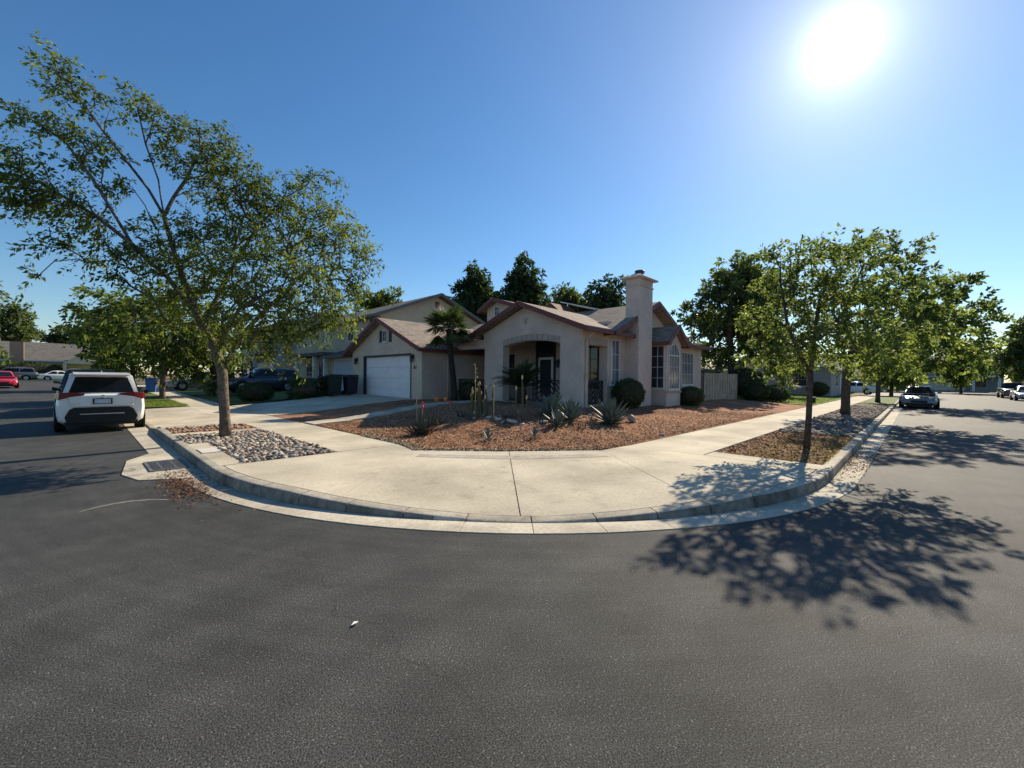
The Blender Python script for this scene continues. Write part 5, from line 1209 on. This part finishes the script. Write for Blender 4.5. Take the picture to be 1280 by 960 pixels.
    LB().box(hl-.12, hl+.02, -W*.68, W*.68, gc+.0, gc+.2).build('front_bumper', PLAST, T, bevel=.03)
    LB().box(hl-.1, hl+.012, -W*.42, W*.42, gc+.22, gc+.36).build('grille', PLAST, T, bevel=.02)
    if not detail:
        LB().box(-hl-.02, -hl+.12, -W*.72, W*.72, gc+.02, gc+.2).build('rear_bumper', PLAST, T, bevel=.03)
        LB().box(-hl-.03, -hl+.1, -.26, .26, belt*.6, belt*.6+.12).build('number_plate', PLATE, T)
    return T
CARW = mat('white_car_paint', (0.78, 0.78, 0.77), .25, .03, 3, spec=.5, coat=.6); CARB = mat('navy_car_paint', (0.015, 0.022, 0.05), .25, .05, 3, spec=.5, coat=.7)
CARS = mat('grey_car_paint', (0.16, 0.175, 0.19), .3, .05, 3, spec=.5, coat=.7); CARK = mat('black_car_paint', (0.012, 0.013, 0.015), .25, .05, 3, spec=.5, coat=.7); CARR = mat('red_car_paint', (0.55, 0.02, 0.035), .25, .05, 3, spec=.5, coat=.7); CARG = mat('silver_car_paint', (0.32, 0.33, 0.35), .3, .05, 3, spec=.5, coat=.7)
PK = 'cars parked along the kerbs'
UPY = math.pi/2
S = car('parked_suv', 'white compact SUV parked at the left kerb seen from behind', (.44, 18.85, .0), UPY, CARW, 'suv', 4.6, 1.86, 1.69, PK, detail=True)
hl, W = 2.3, .93
bpts = [(-.74, .27), (.74, .27), (.80, .45), (.70, .66), (.60, .715), (-.60, .715), (-.70, .66), (-.80, .45)]
LB().prism([(-hl-.05, W*a, c) for a, c in bpts], (.3, 0, 0)).build('rear_bumper', PLAST, S, bevel=.02)
LB().box(-hl+.02, -hl+.5, -W*.8, W*.8, .2, .32).build('underbody', PLAST, S)
LB().box(-hl-.06, -hl-.0505, -.45, .45, .52, .54).build('bumper_strip', CHROME, S)
LB().add([(-hl-.035, -W*.70, .73), (-hl-.035, W*.70, .73), (-hl-.045, W*.74, 1.06), (-hl-.045, -W*.74, 1.06), (-hl+.1, -W*.70, .73), (-hl+.1, W*.70, .73), (-hl+.1, W*.74, 1.06), (-hl+.1, -W*.74, 1.06)], [(0,1,2,3),(7,6,5,4),(0,4,5,1),(1,5,6,2),(2,6,7,3),(3,7,4,0)]).build('tailgate', CARW, S, bevel=.035)
LB().box(-hl-.062, -hl-.046, -.20, .20, .80, .96).build('plate_holder', PLAST, S)
LB().box(-hl-.07, -hl-.0625, -.165, .165, .82, .94).build('number_plate', PLATE, S)
LB().lathe([(.045, 0), (.05, .006), (.03, .012)], (0, 0, 0), 14).build('emblem', CHROME, S).matrix_local = Matrix.Translation((-hl-.047, 0, 1.01)) @ Matrix.Rotation(-math.pi/2, 4, 'Y')
for a in (-.62, -.5): LB().box(-hl-.052, -hl-.0455, -a-.04, -a+.04, .80, .83).build('badge', CHROME, S)
LB().box(-hl-.052, -hl-.0455, -.66, -.58, .80, .83).build('badge', CHROME, S)
for s in (1, -1):
    LB().add([(-hl-.06, s*.36, 1.10), (-hl-.06, s*.36, 1.06), (-hl-.055, s*W*.72, 1.0), (-hl-.02, s*W*.92, .93), (-hl+.28, s*W*1.008, .97), (-hl+.32, s*W*1.0, 1.09), (-hl-.0, s*W*.9, 1.12), (-hl-.05, s*W*.72, 1.13),
              (-hl+.1, s*.36, 1.10), (-hl+.1, s*.36, 1.06), (-hl+.1, s*W*.72, 1.0), (-hl+.12, s*W*.85, .93), (-hl+.28, s*W*.9, .97), (-hl+.32, s*W*.9, 1.09), (-hl+.12, s*W*.8, 1.12), (-hl+.1, s*W*.72, 1.13)],
             [(0,1,2,7),(7,2,3,6),(6,3,4,5),(8,15,10,9),(15,14,11,10),(14,13,12,11),(0,8,9,1),(1,9,10,2),(2,10,11,3),(3,11,12,4),(4,12,13,5),(5,13,14,6),(6,14,15,7),(7,15,8,0)]).build('taillight', TAIL, S)
    LB().tube([(-hl+.45, s*.60, 1.66), (-hl+.6, s*.60, 1.71), (.5, s*.60, 1.71), (.65, s*.60, 1.66)], .018, 6).build('roof_rail', PLAST, S)
LB().add([(-hl+.18, -.60, 1.60), (-hl+.18, .60, 1.60), (-hl+.62, .62, 1.66), (-hl+.62, -.62, 1.66), (-hl+.16, -.58, 1.64), (-hl+.16, .58, 1.64), (-hl+.62, .6, 1.695), (-hl+.62, -.6, 1.695)], [(3,2,1,0),(4,5,6,7),(0,1,5,4),(1,2,6,5),(2,3,7,6),(3,0,4,7)]).build('spoiler', CARW, S, bevel=.015)
LB().add([(-.06-hl+.9, -.02, 1.69), (-hl+1.02, .02, 1.69), (-hl+.9, .02, 1.69), (-hl+.88, 0, 1.77)], [(0,1,2),(0,3,1),(1,3,2),(2,3,0)]).build('antenna', CARW, S)
LB().beam((-hl-.035, -.25, 1.165), (-hl-.03, .12, 1.175), .015, .02).build('wiper', PLAST, S)
car('parked_suv', 'black SUV parked ahead of the white SUV, roof just showing', (.30, 25.2, slope(25)), UPY, CARK, 'suv', 4.75, 1.9, 1.78, PK)
car('parked_sedan', 'dark navy hatchback standing in the driveway behind the clipped shrub', (8.5, 31.6, gz(8.5, 31.6)+.02), math.pi, CARB, 'suv', 4.5, 1.82, 1.6, PK)
car('parked_sedan', 'grey sedan side on under the street trees at left', (6.9, 41.5, gz(6.9, 41.5)), math.pi, CARS, 'sedan', 4.8, 1.84, 1.45, PK)
car('parked_sedan', 'red car cut off by the left edge of the view', (-4.75, 56.8, slope(56)), -UPY+.1, CARR, 'sedan', 4.5, 1.82, 1.45, PK)
car('parked_suv', 'dark SUV in front of the end house', (-6.4, 85.5, slope(85)+.02), math.pi, CARS, 'suv', 4.8, 1.9, 1.75, PK)
car('parked_sedan', 'white car beside the dark SUV at the end house', (-1.9, 84.6, slope(84)+.02), .1, CARW, 'sedan', 4.3, 1.8, 1.4, PK)
car('parked_sedan', 'grey sedan facing the camera at the right kerb', (39.6, -.15, 0), math.pi, CARS, 'sedan', 4.7, 1.84, 1.45, PK)
car('parked_sedan', 'silver grey sedan at the right edge across the street', (66.0, -8.0, 0), math.pi, CARG, 'sedan', 4.7, 1.84, 1.5, PK)
car('parked_pickup', 'dark pickup beyond the silver sedan at right', (77, -8.2, 0), math.pi, CARK, 'pickup', 5.6, 1.95, 1.85, PK)
car('parked_sedan', 'white car in the drive of the far pale house', (63, 5.3, .3), UPY, CARW, 'sedan', 4.6, 1.84, 1.45, PK)
# opposite block and the street ends
sheet('opposite_verge', lin(30, 118, 20), [-40, -30, -20, -12, -9.6], lambda x, y: .14, LAWN)
b = MB().box(10, 118, -9.6, -9.4, -.02, .15); tag(b.build('opposite_kerb', KERB), kind='structure')
sheet('end_verge', [118, 122, 140, 200], [-60, -30, 0, 30, 78], lambda x, y: .13, LAWN)
b = MB().box(117.8, 118, -60, 78, -.02, .15); tag(b.build('end_kerb', KERB), kind='structure')
sheet('far_verge', [-80, -40, -10, 20, 60], [82, 88, 100, 130], lambda x, y: slope(82)+.14, LAWN)
b = MB().box(-80, 60, 81.8, 82, .4, .86); tag(b.build('far_kerb', KERB), kind='structure')
# valve box post by the lawn
t = MB().box(34.4, 34.62, 4.85, 5.07, .2, .62).build('hydrant_box', GRNB); tag(t, 'small dark green utility post on the lawn behind the slender tree', 'utility post')
